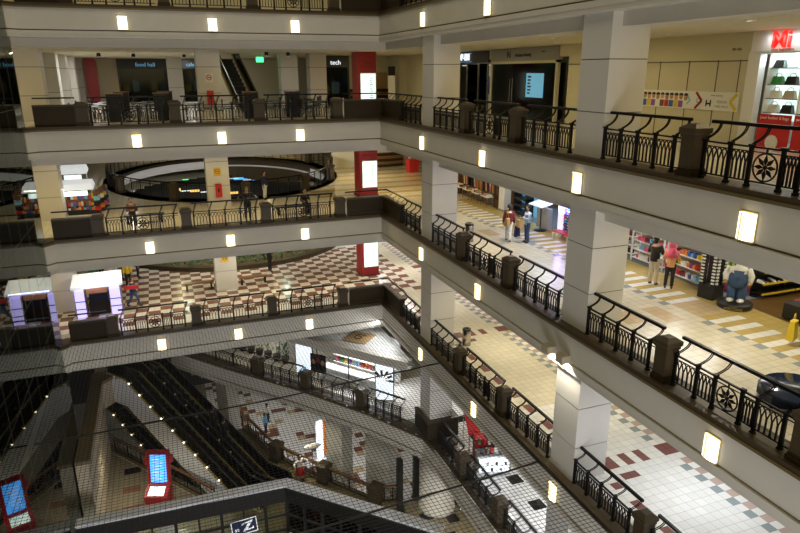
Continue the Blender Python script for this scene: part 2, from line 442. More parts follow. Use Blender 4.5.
# ------------------------------------------------------------------ balcony railings
RC = {}
def rail_meshes(L, star):
    key = (round(L, 2), star)
    if key in RC: return RC[key]
    out = []
    n = 5; xs = [0.04 + (L - 0.24) * i / (n - 1) for i in range(n)]
    if star: xs = [0.04, 0.04 + 0.66, L / 2 - 0.36, L / 2 + 0.36, L - 0.84, L - 0.20]
    post = MB(); post.box(-.038, -.03, 0.0, .038, .03, .80); post.box(-.055, -.045, .80, .055, .045, .84); post.box(-.05, -.045, 0.0, .05, .045, .05)
    pm = post.mesh('post', 'iron')
    br = MB(); pts = []
    for q in range(9):
        t = q / 8; pts.append((0.02 + 0.15 * t ** 1.5, 0.20 * (1 - math.cos(t * PI)) / 2 + .05 * math.sin(t * PI), 0.84 + 0.07 * math.sin(t * PI / 2) + 0.26 * t ** 2.2))
    for off in (-.022, .022): br.tube([(p[0] + off, p[1], p[2]) for p in pts], .017, 4)
    bm_ = br.mesh('bracket', 'iron')
    out.append(('handrail', MB().bar((-0.02, .20, 1.19), (L + .02, .20, 1.19), .08, .07).mesh('handrail', 'iron'), (0, 0, 0)))
    out.append(('top_rail', MB().bar((0, 0, .79), (L, 0, .79), .05, .035).bar((0, 0, .70), (L, 0, .70), .025, .02).mesh('top_rail', 'iron'), (0, 0, 0)))
    out.append(('bottom_rail', MB().bar((0, 0, .12), (L, 0, .12), .04, .03).mesh('bottom_rail', 'iron'), (0, 0, 0)))
    bays = [(xs[i], xs[i + 1]) for i in range(len(xs) - 1)]
    for i, x in enumerate(xs):
        out.append(('post', pm, (x, 0, 0)))
        if not (star and i == 3): out.append(('bracket', bm_, (x, 0, 0)))
    for i, (a, b) in enumerate(bays):
        if star and i == 2:
            mb = MB(); c = (a + b) / 2; r = .27; zc = .42
            ringp = [(c + r * math.cos(2 * PI * q / 20), 0, zc + r * math.sin(2 * PI * q / 20)) for q in range(21)]
            mb.tube(ringp, .02, 5)
            for q in range(8):
                t = 2 * PI * q / 8; d = Vector((math.cos(t), 0, math.sin(t))); e = Vector((-math.sin(t), 0, math.cos(t)))
                C0 = Vector((c, 0, zc)); p0 = C0 + d * .03; p1 = C0 + d * .13 + e * .045; p2 = C0 + d * .26; p3 = C0 + d * .13 - e * .045
                mb.hexa([p + Vector((0, -.008, 0)) for p in (p0, p1, p2, p3)], [p + Vector((0, .008, 0)) for p in (p0, p1, p2, p3)])
            mb.ball((c, 0, zc), .045, 8)
            mb.bar((c, 0, .12), (c, 0, zc - r), .03); mb.bar((c, 0, zc + r), (c, 0, .79), .03)
            out.append(('star_medallion', mb.mesh('star_medallion', 'iron'), (0, 0, 0))); continue
        mb = MB(); w = (b - a); m = 5; st = w / m
        for q in range(1, m): mb.bar((a + q * st, 0, .12), (a + q * st, 0, .46), .030)
        for q in range(0, m):                       # interlaced pointed arches
            x0 = a + q * st; x2 = a + (q + 1) * st
            for (s0, s1) in ((x0, min(b, x0 + 1.0 * st)), (x2, max(a, x2 - 1.0 * st))):
                if abs(s0 - a) < 1e-6 or abs(s0 - b) < 1e-6: zz = .46
                mb.bar((s0, 0, .44), (s0 * .6 + s1 * .4, 0, .61), .022); mb.bar((s0 * .6 + s1 * .4, 0, .61), (s1, 0, .70), .022)
        out.append(('lattice_panel', mb.mesh('lattice_panel', 'iron'), (0, 0, 0)))
    RC[key] = out; return out
def railing(loc, ang, L, star, label, group=None):
    r = root('balcony_railing', label, 'railing', loc, ang, group)
    for nm, me, l in rail_meshes(L, star): link(nm, me, r, l)
    return r
pedm = {}
def pedestal(loc, ang, label, w=.38, h=1.10):
    key = (w, h)
    if key not in pedm:
        a = MB().box(-w / 2, -w / 2, .12, w / 2, w / 2, h - .26)
        b = MB().box(-w / 2 - .04, -w / 2 - .04, 0, w / 2 + .04, w / 2 + .04, .12).box(-w / 2 - .015, -w / 2 - .015, .12, w / 2 + .015, w / 2 + .015, .17)
        c = MB(); q = w / 2; c.box(-q - .02, -q - .02, h - .26, q + .02, q + .02, h - .20); c.box(-q - .05, -q - .05, h - .16, q + .05, q + .05, h - .06)
        c.hexa([(-q - .02, -q - .02, h - .20), (q + .02, -q - .02, h - .20), (q + .02, q + .02, h - .20), (-q - .02, q + .02, h - .20)],
               [(-q - .05, -q - .05, h - .16), (q + .05, -q - .05, h - .16), (q + .05, q + .05, h - .16), (-q - .05, q + .05, h - .16)])
        c.hexa([(-q - .05, -q - .05, h - .06), (q + .05, -q - .05, h - .06), (q + .05, q + .05, h - .06), (-q - .05, q + .05, h - .06)],
               [(-q + .08, -q + .08, h + .03), (q - .08, -q + .08, h + .03), (q - .08, q - .08, h + .03), (-q + .08, q - .08, h + .03)])
        pedm[key] = (a.mesh('shaft', 'granite'), b.mesh('plinth', 'granite_dark'), c.mesh('cap', 'granite'))
    r = root('stone_pedestal', label, 'pedestal', loc, ang)
    for nm, me in zip(('shaft', 'plinth', 'cap'), pedm[key]): link(nm, me, r)
    return r
ORD = ['first', 'second', 'third', 'fourth', 'fifth', 'sixth', 'seventh', 'eighth']
def vis_seg(a, b): return any(seen(a[0] + (b[0] - a[0]) * t, a[1] + (b[1] - a[1]) * t, a[2] + 0.6, 15) for t in (0, .25, .5, .75, 1))
RD = 0.22
for k in 'ABCD':
    z = LV[k] + .2; g = LN[k]
    # side towards the camera from the corner, along x = 0
    segs = [(-2.50, -5.05, False)]
    for cy in COLY[:2]:
        segs += [(cy - .62, cy - 3.32, False), (cy - 3.96, cy - 7.10, True), (cy - 7.70, cy - 10.55, False)]
    peds = [cy - q for cy in COLY[:2] for q in (3.65, 7.38)]
    n = 0
    for (y0, y1, st) in segs:
        if not vis_seg((RD, y0, z), (RD, y1, z)): continue
        railing((RD, y0, z), -PI / 2, y0 - y1, st, 'black iron railing, %s gallery long side, %s from the corner%s' % (g, ORD[n], ', with star ring' if st else ''))
        n += 1
    n = 0
    for y in peds:
        if seen(RD, y, z + .5, 15): pedestal((RD + .04, y, z), 0, 'brown granite pedestal in the long side railing of the %s gallery, %s from the corner' % (g, ORD[n])); n += 1
    # far side along y = 0
    fx = [-13.75, -9.88, -6.06, -2.22]
    for i, x in enumerate(fx):
        if seen(x, RD, z + .5, 10): pedestal((x, RD + .02, z), 0, 'square granite pedestal in the far railing of the %s gallery, %s from the left' % (g, ORD[i]), w=.46, h=1.0)
    for i in range(3):
        st = (i != 1)
        railing((fx[i] + .31, RD, z), 0, 3.2, st, 'thin iron railing across the far side of the %s gallery, %s of its three stretches' % (g, ORD[i]))
    # solid stone parapets beside the corner and at the left end
    mb = MB(); sweep(mb, [(-1.85, 0), (0, 0), (0, -2.38)], .16, .42, z, z + .84); mb.cur = 1; sweep(mb, [(-1.85, 0), (0, 0), (0, -2.38)], .12, .46, z + .84, z + .92)
    sweep(mb, [(-1.85, 0), (0, 0), (0, -2.38)], .12, .2, z, z + .1)
    r = root('parapet', 'solid dark granite parapet turning the inner corner of the %s gallery' % g, 'parapet', (0, 0, 0))
    mb.build('stone_wall', ['granite_dark', 'granite'], r)
    hr = MB(); hp = offset_path([(-1.85, 0), (0, 0), (0, -2.4)], .48)
    hr.bar((*hp[0], z + 1.19), (*hp[1], z + 1.19), .06); hr.bar((*hp[1], z + 1.19), (*hp[2], z + 1.19), .06); hr.build('handrail', 'iron', r)
    sp = MB()
    for y in (-.4, -1.0, -1.6, -2.2):
        sp.tube([(.3, y, z + .92), (.33, y - .05, z + 1.03), (.48, y - .12, z + 1.18)], .013, 4)
    sp.build('bracket', 'iron', r)
    MB().box(-1.93, .14, z - .02, -1.87, .2, z + 1.0).build('end_strip', 'cream_wall', r, label='pale upright strip at the end of the parapet')
    mb = MB(); sweep(mb, [(-15.65, 0), (-14.05, 0)], .16, .42, z, z + .84); mb.cur = 1; sweep(mb, [(-15.65, 0), (-14.05, 0)], .12, .46, z + .84, z + .92)
    r = root('parapet', 'solid dark granite parapet beside the glass wall on the %s gallery' % g, 'parapet')
    mb.build('stone_wall', ['granite_dark', 'granite'], r)
    MB().bar((-15.65, .48, z + 1.19), (-14.0, .48, z + 1.19), .06).build('handrail', 'iron', r)
    MB().box(-14.05, .14, z - .02, -13.99, .2, z + .9).build('end_strip', 'black', r, label='dark upright strip')
    # left continuation behind the glass
    railing((-19.6, -.22, z), 0, 3.3, False, 'iron railing of the %s gallery seen through the glass wall' % g)

# ------------------------------------------------------------------ lamps on the fascias
lm = {}
def wall_lamp(loc, ang, label):
    if not lm:
        b = MB(); b.box(-.20, -.03, -.30, .20, .0, .30)
        lm['b'] = b.mesh('back_plate', 'brass')
        d = MB(); n = 8; P0 = []
        for i in range(n + 1):
            t = -1 + 2 * i / n; P0.append((t * .19, -.03 - .10 * math.sqrt(max(0, 1 - (t * .92) ** 2))))
        P0 = P0 + [(.19, -.03), (-.19, -.03)]
        d.prism(P0, -.27, .27); lm['d'] = d.mesh('diffuser', 'lamp_glass')
        c = MB()
        for zz in (-.30,): c.prism([(p[0] * 1.06, p[1] * 1.03) for p in P0], zz, zz + .03)
        lm['c'] = c.mesh('rim', 'brass')
        s = MB(); s.box(-.085, -.145, -.27, -.07, -.12, .27); s.box(-.02, -.145, -.27, -.01, -.135, .27); lm['s'] = s.mesh('strap', 'brass')
    r = root('wall_lamp', label, 'wall lamp', loc, ang)
    link('back_plate', lm['b'], r); link('diffuser', lm['d'], r, label='glowing curved diffuser'); link('rim', lm['c'], r); link('strap', lm['s'], r)
for k in 'ABCD':
    z = LV[k] - .52; g = LN[k]
    j = 0
    for i in range(5):
        y = -5.69 - 5.588 * i
        if k == 'C' and i == 2: continue
        if k == 'D' and i > 2: continue
        if seen(0, y, z, 5): wall_lamp((0, y, z), -PI / 2, 'glowing curved wall lamp on the %s fascia, long side, %s from the corner' % (g, ORD[j])); j += 1
    for i in range(3):
        x = -11.65 + 3.737 * i; wall_lamp((x, 0, z), 0, 'square glowing wall lamp on the far %s fascia, %s from the left' % (g, ORD[i]))
    if k == 'D': wall_lamp((-18.0, -.5, z), 0, 'square glowing wall lamp seen through the glass wall')
# two floodlights on the third fascia
for i, y in enumerate((-16.4, -17.15)):
    r = root('floodlight', 'small box floodlight under the third fascia, %s the near white column' % ('just before' if i == 0 else 'directly over'), 'floodlight', (0, y, 4.32))
    MB().box(-.40, -.17, -.09, -.1, .17, .14).build('housing', 'lamp_case', r)
    MB().bar((-.1, 0, 0), (0.0, .0, .06), .05).build('bracket', 'steel', r)
    MB().box(-.37, -.14, -.10, -.12, .10, -.092).build('lens', 'lamp_disc', r)
    l = bpy.data.lights.new('floodlight_beam', 'SPOT'); l.energy = 100; l.spot_size = 1.9; l.spot_blend = .6; l.color = (1, .93, .75); l.shadow_soft_size = .06
    lo = bpy.data.objects.new('floodlight_beam', l); COL.objects.link(lo); lo.location = (-.24, y, 4.20); lo.rotation_euler = (0, -.45, 0)

# ------------------------------------------------------------------ ceiling downlights
dl = []
def downlight(x, y, z, p, c, d=None):
    area('downlight_beam', (x, y, z - .03), (0, 0, 0), .34, .34, p, c, 'DISK')
dmesh = None
def disc(x, y, z, label, group):
    global dmesh
    if dmesh is None:
        a = MB(); a.lathe(0, 0, [(.0, -.012), (.10, -.012)], 14); b = MB(); b.lathe(0, 0, [(.10, 0), (.10, -.02), (.135, -.02), (.14, 0)], 14)
        dmesh = (a.mesh('lens', 'lamp_disc'), b.mesh('trim_ring', 'white'))
    r = root('ceiling_downlight', label, 'ceiling light', (x, y, z), 0, group); link('lens', dmesh[0], r); link('trim_ring', dmesh[1], r)
CZ = {k: LV[k] - 1.46 for k in LV}
for (x, y) in [(2.2, -3), (4.6, -3), (2.2, -8.5), (4.6, -8.5), (2.4, -11.5), (4.8, -11.5), (2.4, -14.4), (4.8, -14.4), (2.4, -19.6), (4.8, -19.6),
               (-13.2, 2.5), (-10.4, 2.5), (-6, 2.5), (-3.4, 2.5), (1.2, 2.8), (-12, 6.5), (-6, 7)]:
    disc(x, y, CZ['A'], 'round recessed ceiling downlight over the second gallery', 'downlights over the second gallery')
# light over each gallery
for y in (-2.5, -8, -12.5, -19.5, -25): downlight(3.2, y, CZ['A'], 48, WARM)
for x in (-13.2, -6.5, -1.0): downlight(x, 2.6, CZ['A'], 42, WARM)
downlight(2.5, 8, CZ['A'], 60, WARM); downlight(-8, 12, CZ['A'], 60, NEUT); downlight(-8, 22, CZ['A'], 80, NEUT); downlight(-14, 12, CZ['A'], 110, NEUT); downlight(-14.6, 18, CZ['A'], 80, NEUT)
for y, c, p in ((-2.5, CREAM, 80), (-8.5, NEUT, 90), (-13.5, NEUT, 95), (-19.5, CREAM, 100), (-25, CREAM, 90)): downlight(3.4, y, CZ['B'], p, c)
for x in (-14.2, -11, -6.5, -1.5): downlight(x, 2.4, CZ['B'], 55, WARM)
downlight(3, 5, CZ['B'], 110, WARM); downlight(3, 12, CZ['B'], 120, WARM)
for y, c, p in ((-1.5, NEUT, 100), (-8, CREAM, 120), (-13.0, CREAM, 120), (-19.5, (.88, .93, 1.0), 135)): downlight(3.4, y, CZ['C'], p, c)
for x, p in ((-14, 60), (-11, 80), (-6.5, 85), (-1.5, 95)): downlight(x, 3.0, CZ['C'], p, CREAM)
area('oval_fill', (-5.5, 9.0, CZ['B'] - .1), (1.15, 0, 0), 3, .3, 900, NEUT); downlight(-13, 16, CZ['B'], 90, NEUT); downlight(-2, 26, CZ['B'], 90, WARM); downlight(-10, 29, CZ['B'], 90, WARM)  # first lamp is an added fill that brightens the oval's white band
for zz in (18.3, CZ['A'], CZ['B'], CZ['C']): downlight(-19, 2.5, zz, 70, WARM)
for x in (-12, -4, 3): downlight(x, 3, 18.3, 60, WARM)
downlight(3.5, 5, CZ['C'], 150, NEUT); downlight(3.5, 11, CZ['C'], 120, NEUT); downlight(-7.5, 7.6, CZ['C'], 60, CREAM)
for y, c, p in ((-9.5, NEUT, 45), (-14, (.9, .93, 1), 170), (-4, NEUT, 90)): downlight(3.0, y, CZ['D'], p, c)
for x, y, p in ((-12, 9, 30), (-7, 5, 40)): downlight(x, y, CZ['D'], p, NEUT)

# ================================================================== lower levels
def pip(x, y, poly):
    c = False; n = len(poly)
    for i in range(n):
        a, b = poly[i], poly[(i + 1) % n]
        if (a[1] > y) != (b[1] > y) and x < (b[0] - a[0]) * (y - a[1]) / (b[1] - a[1]) + a[0]: c = not c
    return c
UX, UY = 0.616, -0.788           # down-run direction of the escalators
NX, NY = 0.788, 0.616
ANG = math.atan2(UY, UX)
POLY_E = [(-11.5, 9.6), (-8.15, 5.3), (-4.7, 1.15), (-1.78, -2.9), (0.0, -6.0), (0.15, -7.6), (0.15, -30), (6.5, -30), (6.5, 20), (-15.9, 20), (-15.9, 6.2), (-15.0, 7.0), (-14.35, 5.9), (-12.1, 7.7)]
def fE(x, y):
    if not pip(x, y, POLY_E): return None
    if y < -4.5 and (2.2 < x < 2.85 or 3.7 < x < 4.3) and int(math.floor(y / .61)) % 3 == 0: return 't_black'
    if y < -4.0 and x < 1.25 and int(math.floor(y / .61)) % 4 == 0: return 't_grey'
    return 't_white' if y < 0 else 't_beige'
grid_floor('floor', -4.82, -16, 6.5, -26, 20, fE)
POLY_F = [(-16, -25), (-16, 7.6), (-11.1, .9), (-9.5, -1.4), (-8.83, -1.03), (-6.7, .6), (-9.6, 4.4), (-9.2, 6.6), (-7.45, 6.5), (-6.1, 2.2), (-3.9, -1.0), (-1.8, -3.9), (-0.6, -4.3), (7, -3.2), (7, -25)]
def fF(x, y):
    if not pip(x, y, POLY_F): return None
    if x > -2.6 and y < -4.2 and (int(math.floor(x / .61)) + 2 * int(math.floor(y / .61))) % 5 == 0: return 't_black'
    if x > -2: return 't_lower'
    if x < -10 and int(math.floor(x / .915)) % 2 == 0 and int(math.floor(y / .61)) % 3 == 0 and -15 < x: return 't_black' if y > 2.6 else 't_brown'
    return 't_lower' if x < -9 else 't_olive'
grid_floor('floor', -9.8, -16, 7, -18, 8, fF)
def fG(x, y):
    v = math.sin(x * 1.3 + y * .55) + math.sin(y * 1.1 - x * .7) + .8 * math.sin(x * 2.9) * math.sin(y * 2.3)
    if abs(v - .4) < .30 and y > 3 and x > -9: return 't_brown' if (int(x * 3) + int(y * 2)) % 3 else 't_tan'
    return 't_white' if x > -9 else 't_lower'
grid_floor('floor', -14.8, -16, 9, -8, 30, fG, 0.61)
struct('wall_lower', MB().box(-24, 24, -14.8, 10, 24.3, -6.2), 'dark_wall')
# clad wall strip under the fifth gallery beside the glass
mb = MB(); mb.box(-15.95, -2.4, -9.8, -15.4, 6.0, -5.0); mb.prism([(-15.95, 6), (-15.4, 6.0), (-14.7, 6.9), (-15.0, 7.2), (-15.95, 7.2)], -6.6, -5.0)
mb.cur = 1; mb.box(-15.95, -2.4, -5.0, -15.3, 6.0, -4.8); mb.prism([(-15.95, 6), (-15.3, 6.0), (-14.5, 6.8), (-14.85, 7.4), (-15.95, 7.4)], -5.0, -4.8)
trim(mb, ['brick_clad', 'granite_edge'])
# soffits under E and fascia of the F walkway
grid_floor('ceiling', -6.5, -16, 6.5, -26, 20, lambda x, y: 'ceiling' if pip(x - .5, y - .4, POLY_E) and (x > -11 ) else None, 0.61)
RF = [(-7.45, 6.5), (-6.1, 2.2), (-3.9, -1.0), (-1.8, -3.9), (-0.6, -4.3)]
mb = MB(); sweep(mb, RF, -.1, .25, -10.6, -9.72); mb.cur = 1; sweep(mb, RF, -.16, .25, -9.78, -9.66)
trim(mb, ['plaster', 'granite_edge'])
LF = [(-16, 7.6), (-11.1, .9), (-9.5, -1.4)]
mb = MB(); sweep(mb, LF, -.25, .1, -10.6, -9.72); mb.cur = 1; sweep(mb, LF, -.25, .16, -9.78, -9.62)
trim(mb, ['plaster', 'granite_edge'])
# columns under the slanting fifth fascia
def rcolumn(cx, cy, w, d, z0, z1, ang=ANG):
    mb = MB().box(-w / 2, -d / 2, z0, w / 2, d / 2, z1); o = mb.build('column', 'column_panel'); o.location = (cx, cy, 0); o.rotation_euler[2] = ang; o['kind'] = 'structure'
rcolumn(-2.6, 0.6, 1.15, 1.0, -14.8, -6.4); rcolumn(-0.75, -1.7, 1.6, .9, -14.8, -6.4); rcolumn(-8.2, 8.5, 1.0, 1.0, -14.8, -6.4)
# planter box wrapped around the column on the fifth gallery
r = root('planter_box', 'dark square planter box wrapped around the white column on the fifth gallery', 'planter')
MB().box(.0, -6.55, -4.8, 1.65, -6.36, -3.85).box(.0, -6.36, -4.8, .17, -4.9, -3.85).box(1.45, -6.36, -4.8, 1.65, -4.9, -3.85).build('planter_wall', 'granite_dark', r)
MB().box(-.04, -6.6, -3.85, 1.7, -6.34, -3.78).box(-.04, -6.34, -3.85, .18, -4.9, -3.78).box(1.44, -6.34, -3.85, 1.7, -4.9, -3.78).build('rim', 'granite', r)

# railings of the fifth gallery
def seg_len(a, b): return math.hypot(b[0] - a[0], b[1] - a[1])
dpath = offset_path(DIAG, .3)
pedE = [(-6.6, 3.75), (-4.3, .95), (-2.0, -2.25), (.42, -9.6), (.42, -12.9)]
for i, p in enumerate(pedE):
    t = ANG if i < 3 else 0
    pedestal((p[0], p[1], -4.8), t, 'granite pedestal in the netted fifth gallery railing, %s from its far end' % ORD[i], w=.5, h=1.08)
ends = [(-10.9, 9.3)] + pedE[:3] + [(-.25, -4.75)]; ends2 = [(.42, -6.5)] + pedE[3:] + [(.42, -16.6)]
for i, (a, b) in enumerate(list(zip(ends[:-1], ends[1:])) + list(zip(ends2[:-1], ends2[1:]))):
    L = seg_len(a, b); t = math.atan2(b[1] - a[1], b[0] - a[0]); k = .36 / L
    railing((a[0] + (b[0] - a[0]) * k, a[1] + (b[1] - a[1]) * k, -4.8), t, L - .72, False, 'netted iron railing on the fifth gallery, %s stretch counted from the escalators' % ORD[i])

# ------------------------------------------------------------------ escalators
def escalator(loc, label):
    r = root('escalator', label, 'escalator', loc, ANG)
    run, rise, w = 8.66, 5.0, 1.28
    prof = [(-1.6, 0), (0, 0), (run, -rise), (run + 1.7, -rise)]
    def wall(y0, y1, lo, hi, mb):
        for i in range(3):
            (xa, za), (xb, zb) = prof[i], prof[i + 1]
            mb.hexa([(xa, y0, za + lo), (xb, y0, zb + lo), (xb, y1, zb + lo), (xa, y1, za + lo)], [(xa, y0, za + hi), (xb, y0, zb + hi), (xb, y1, zb + hi), (xa, y1, za + hi)])
        return mb
    wall(0.0, .05, -1.75, .02, MB()).build('side_cladding', 'white_band', r, label='pale side cladding'); wall(w - .05, w, -1.2, .02, MB()).build('side_cladding', 'white_band', r)
    wall(.05, w - .05, -1.1, -.95, MB()).build('underside', 'grey', r)
    for y in (.0, w - .22): wall(y, y + .22, .02, .06, MB()).build('deck', 'brass', r, label='brass coloured deck strip')
    st = MB(); n = 21
    st.box(-1.6, .22, -.1, .1, w - .22, 0.0)
    for i in range(n):
        x0 = .1 + i * (run - .1) / n; x1 = .1 + (i + 1) * (run - .1) / n; z = -(i + 1) * rise / n
        st.box(x0, .22, z - .3, x1, w - .22, z)
        for q in range(6): st.box(x0 + .02, .27 + q * .13, z, x1 - .02, .32 + q * .13, z + .015)
    st.box(run, .22, -rise - .1, run + 1.7, w - .22, -rise)
    st.build('steps', 'black', r)
    for y in (.1, w - .13):
        wall(y, y + .02, .06, .86, MB()).build('balustrade_panel', 'glass_dark', r)
        h = MB(); zz = .93
        pts = [(-1.5, y, .3), (-1.72, y, .6), (-1.5, y, zz), (0, y, zz), (run, y, zz - rise), (run + 1.5, y, zz - rise), (run + 1.75, y, .6 - rise), (run + 1.5, y, .3 - rise)]
        h.tube(pts, .045, 6).build('handrail', 'rubber', r)
    for y in (.03, w - .03):
        for i in range(10):
            t = (i + .5) / 10; MB().ball((run * t, y, -rise * t + .09), .055, 8).build('deck_lamp', 'lamp_disc', r, label='tiny lit deck lamp')
    return r
P0 = (-14.16, 5.79)
escalator((P0[0], P0[1], -4.8), 'dark escalator going down below the net, the one beside the pale cladding strip')
escalator((P0[0] + NX * 1.42, P0[1] + NY * 1.42, -4.8), 'dark escalator going down below the net, the one beside the walkway')
escalator((-15.9, 11.9, -9.8), 'lowest escalator, dipping under the pale cladding behind the red kiosk')
# people and signs come later; floor grate lights at the landings
# wood topped railings on the sixth level
def wood_rail(a, b, z, label):
    L = seg_len(a, b); t = math.atan2(b[1] - a[1], b[0] - a[0]); r = root('wood_railing', label, 'railing', (a[0], a[1], z), t)
    MB().bar((0, 0, 1.0), (L, 0, 1.0), .12, .09).build('handrail', 'wood', r, label='brown wooden handrail')
    MB().bar((0, 0, .12), (L, 0, .12), .05).bar((0, 0, .86), (L, 0, .86), .03).build('rail', 'iron', r)
    n = max(2, int(L / 1.1)); 
    for i in range(n + 1): x = .05 + (L - .1) * i / n; MB().bar((x, 0, .13), (x, 0, .95), .055).build('post', 'iron', r)
    mb = MB()
    for i in range(n):
        x0 = .05 + (L - .1) * i / n; x1 = .05 + (L - .1) * (i + 1) / n; c = (x0 + x1) / 2
        rp = [(c + .22 * math.cos(2 * PI * q / 12), 0, .5 + .22 * math.sin(2 * PI * q / 12)) for q in range(13)]; mb.tube(rp, .018, 4)
        for xx in (c - .3, c + .3): mb.bar((xx, 0, .12), (xx, 0, .86), .02)
    mb.build('ring_panel', 'iron', r); return r
pf = [(-6.1, 2.05), (-3.95, -1.05), (-1.85, -3.9)]
for i, p in enumerate(pf): pedestal((p[0], p[1], -9.72), ANG, 'stout brown pedestal in the wood topped railing, %s from the escalators' % ORD[i], w=.62, h=1.15)
def short(a, b, k=.42):
    L = seg_len(a, b); f = k / L; return (a[0] + (b[0] - a[0]) * f, a[1] + (b[1] - a[1]) * f), (b[0] - (b[0] - a[0]) * f, b[1] - (b[1] - a[1]) * f)
for i, (a, b) in enumerate([((-7.4, 6.3), pf[0]), (pf[0], pf[1]), (pf[1], pf[2]), (pf[2], (-.1, -4.35))]):
    a, b = short(a, b); wood_rail(a, b, -9.75, 'wood topped railing along the brown walkway, %s stretch from the escalators' % ORD[i])
wood_rail((-15.2, 6.3), (-12.9, 3.2), -9.72, 'wood topped railing behind the red touchscreen kiosk, stretch by the clad wall')
wood_rail((-12.6, 2.8), (-9.9, -1.0), -9.72, 'wood topped railing behind the red touchscreen kiosk, stretch by the escalators')
# red touchscreen kiosk
r = root('touchscreen_kiosk', 'red information kiosk with a blue upright screen and a tilted lower screen', 'kiosk', (-12.7, .35, -9.8), -.35)
MB().hexa([(-.55, -.45, 0), (.55, -.45, 0), (.55, .45, 0), (-.55, .45, 0)], [(-.62, -.6, .75), (.62, -.6, .75), (.62, .35, 1.15), (-.62, .35, 1.15)]).build('base', 'red_panel', r)
MB().hexa([(-.6, .2, 1.0), (.6, .2, 1.0), (.6, .4, 1.0), (-.6, .4, 1.0)], [(-.6, .42, 2.9), (.6, .42, 2.9), (.6, .62, 2.9), (-.6, .62, 2.9)]).build('back_panel', 'red_panel', r)
MB().hexa([(-.42, .165, 1.15), (.42, .165, 1.15), (.42, .2, 1.15), (-.42, .2, 1.15)], [(-.42, .36, 2.7), (.42, .36, 2.7), (.42, .4, 2.7), (-.42, .4, 2.7)]).build('upright_screen', 'screen_blue', r, label='glowing blue screen')
MB().hexa([(-.42, -.52, .80), (.42, -.52, .80), (.42, -.02, 1.01), (-.42, -.02, 1.01)], [(-.42, -.53, .83), (.42, -.53, .83), (.42, -.03, 1.04), (-.42, -.03, 1.04)]).build('lower_screen', 'screen_mint', r)
mb = MB()
for i in range(7):
    z = 1.35 + i * .18; mb.box(-.3 + .05 * (i % 2), .155 + (z - 1.15) * .126, z, .1 + .07 * (i % 3), .17 + (z - 1.15) * .126, z + .05)
mb.build('screen_graphics', 'white_glow_soft', r)
mb = MB()
for i in range(5): mb.bar((-.3 + i * .13, -.42, .862), (-.22 + i * .13, -.12, .99), .06, .015)
mb.build('screen_graphics', 'blue', r)
MB().box(-.75, .3, 2.1, -.6, .5, 2.5).box(.6, .3, 2.3, .78, .5, 2.7).build('side_speaker', 'red_panel', r)

# glass fronted pavilion on the sixth level
pv = root('glass_pavilion', 'black framed glass pavilion with a pale gutter along its roof edge', 'pavilion', (0, 0, 0))
PP = [(-15.9, -4.9), (-6.8, -5.25), (-1.2, -10.9)]
zt = -6.5
mb = MB(); sweep(mb, PP, -.05, .5, zt - .02, zt + .1); mb.build('gutter', 'white_band', pv)
mb = MB(); sweep(mb, PP, -.12, .1, zt - .75, zt - .03); mb.build('roof_beam', 'black', pv)
for a, b in zip(PP[:-1], PP[1:]):
    n = 9 if a[0] < -10 else 8
    for i in range(n + 1):
        x = a[0] + (b[0] - a[0]) * i / n; y = a[1] + (b[1] - a[1]) * i / n
        MB().bar((x, y, -9.75), (x, y, zt - .7), .09 if i % 2 else .14).build('mullion', 'black', pv)
mb = MB()
for zz in (-9.7, -8.95, -8.1): sweep(mb, PP, -.05, .05, zz, zz + .07)
mb.build('transom', 'black', pv)
mb = MB(); sweep(mb, PP, -.01, .01, -9.7, zt - .7); mb.build('glazing', 'glass_clear', pv)
sg = root('hanging_sign', 'navy sign with white border and a large white letter, hung on the glass pavilion', 'sign', (-8.85, -5.25, -8.15), 0)
sg.rotation_euler = (0, -.07, -.0)
MB().box(-.62, -.06, -.42, .62, 0, .42).build('board', 'navy', sg)
b = MB(); 
for q in ((-.60, .37, .60, .41), (-.60, -.41, .60, -.37), (-.60, -.37, -.56, .37), (.56, -.37, .60, .37)): b.box(q[0], -.075, q[1], q[2], -.061, q[3])
b.build('border', 'white_glow_soft', sg)
def flat_poly(mb, pts, y0, y1):
    mb.hexa([(p[0], y1, p[1]) for p in pts], [(p[0], y0, p[1]) for p in pts])
flat_poly(b, [(-.12, .18), (.40, .28), (.40, .22), (-.12, .12)], -.078, -.062); flat_poly(b, [(.28, .28), (.42, .26), (.06, -.26), (-.10, -.26)], -.08, -.062); flat_poly(b, [(-.10, -.26), (.42, -.20), (.42, -.14), (-.06, -.20)], -.078, -.062)
flat_poly(b, [(.36, -.2), (.42, -.2), (.42, -.06), (.38, -.08)], -.078, -.062)
b = MB()
flat_poly(b, [(-.12, .18), (.40, .28), (.40, .22), (-.12, .12)], -.078, -.062); flat_poly(b, [(.28, .28), (.42, .26), (.06, -.26), (-.10, -.26)], -.08, -.062); flat_poly(b, [(-.10, -.26), (.42, -.20), (.42, -.14), (-.06, -.20)], -.078, -.062); flat_poly(b, [(.36, -.2), (.42, -.2), (.42, -.06), (.38, -.08)], -.078, -.062)
b.build('letter', 'white_glow_soft', sg, label='large slanting white letter')
text('small_letters', 'st', 'white_glow_soft', .30, (-.36, -.066, -.08), FACE_Y, sg, .006)

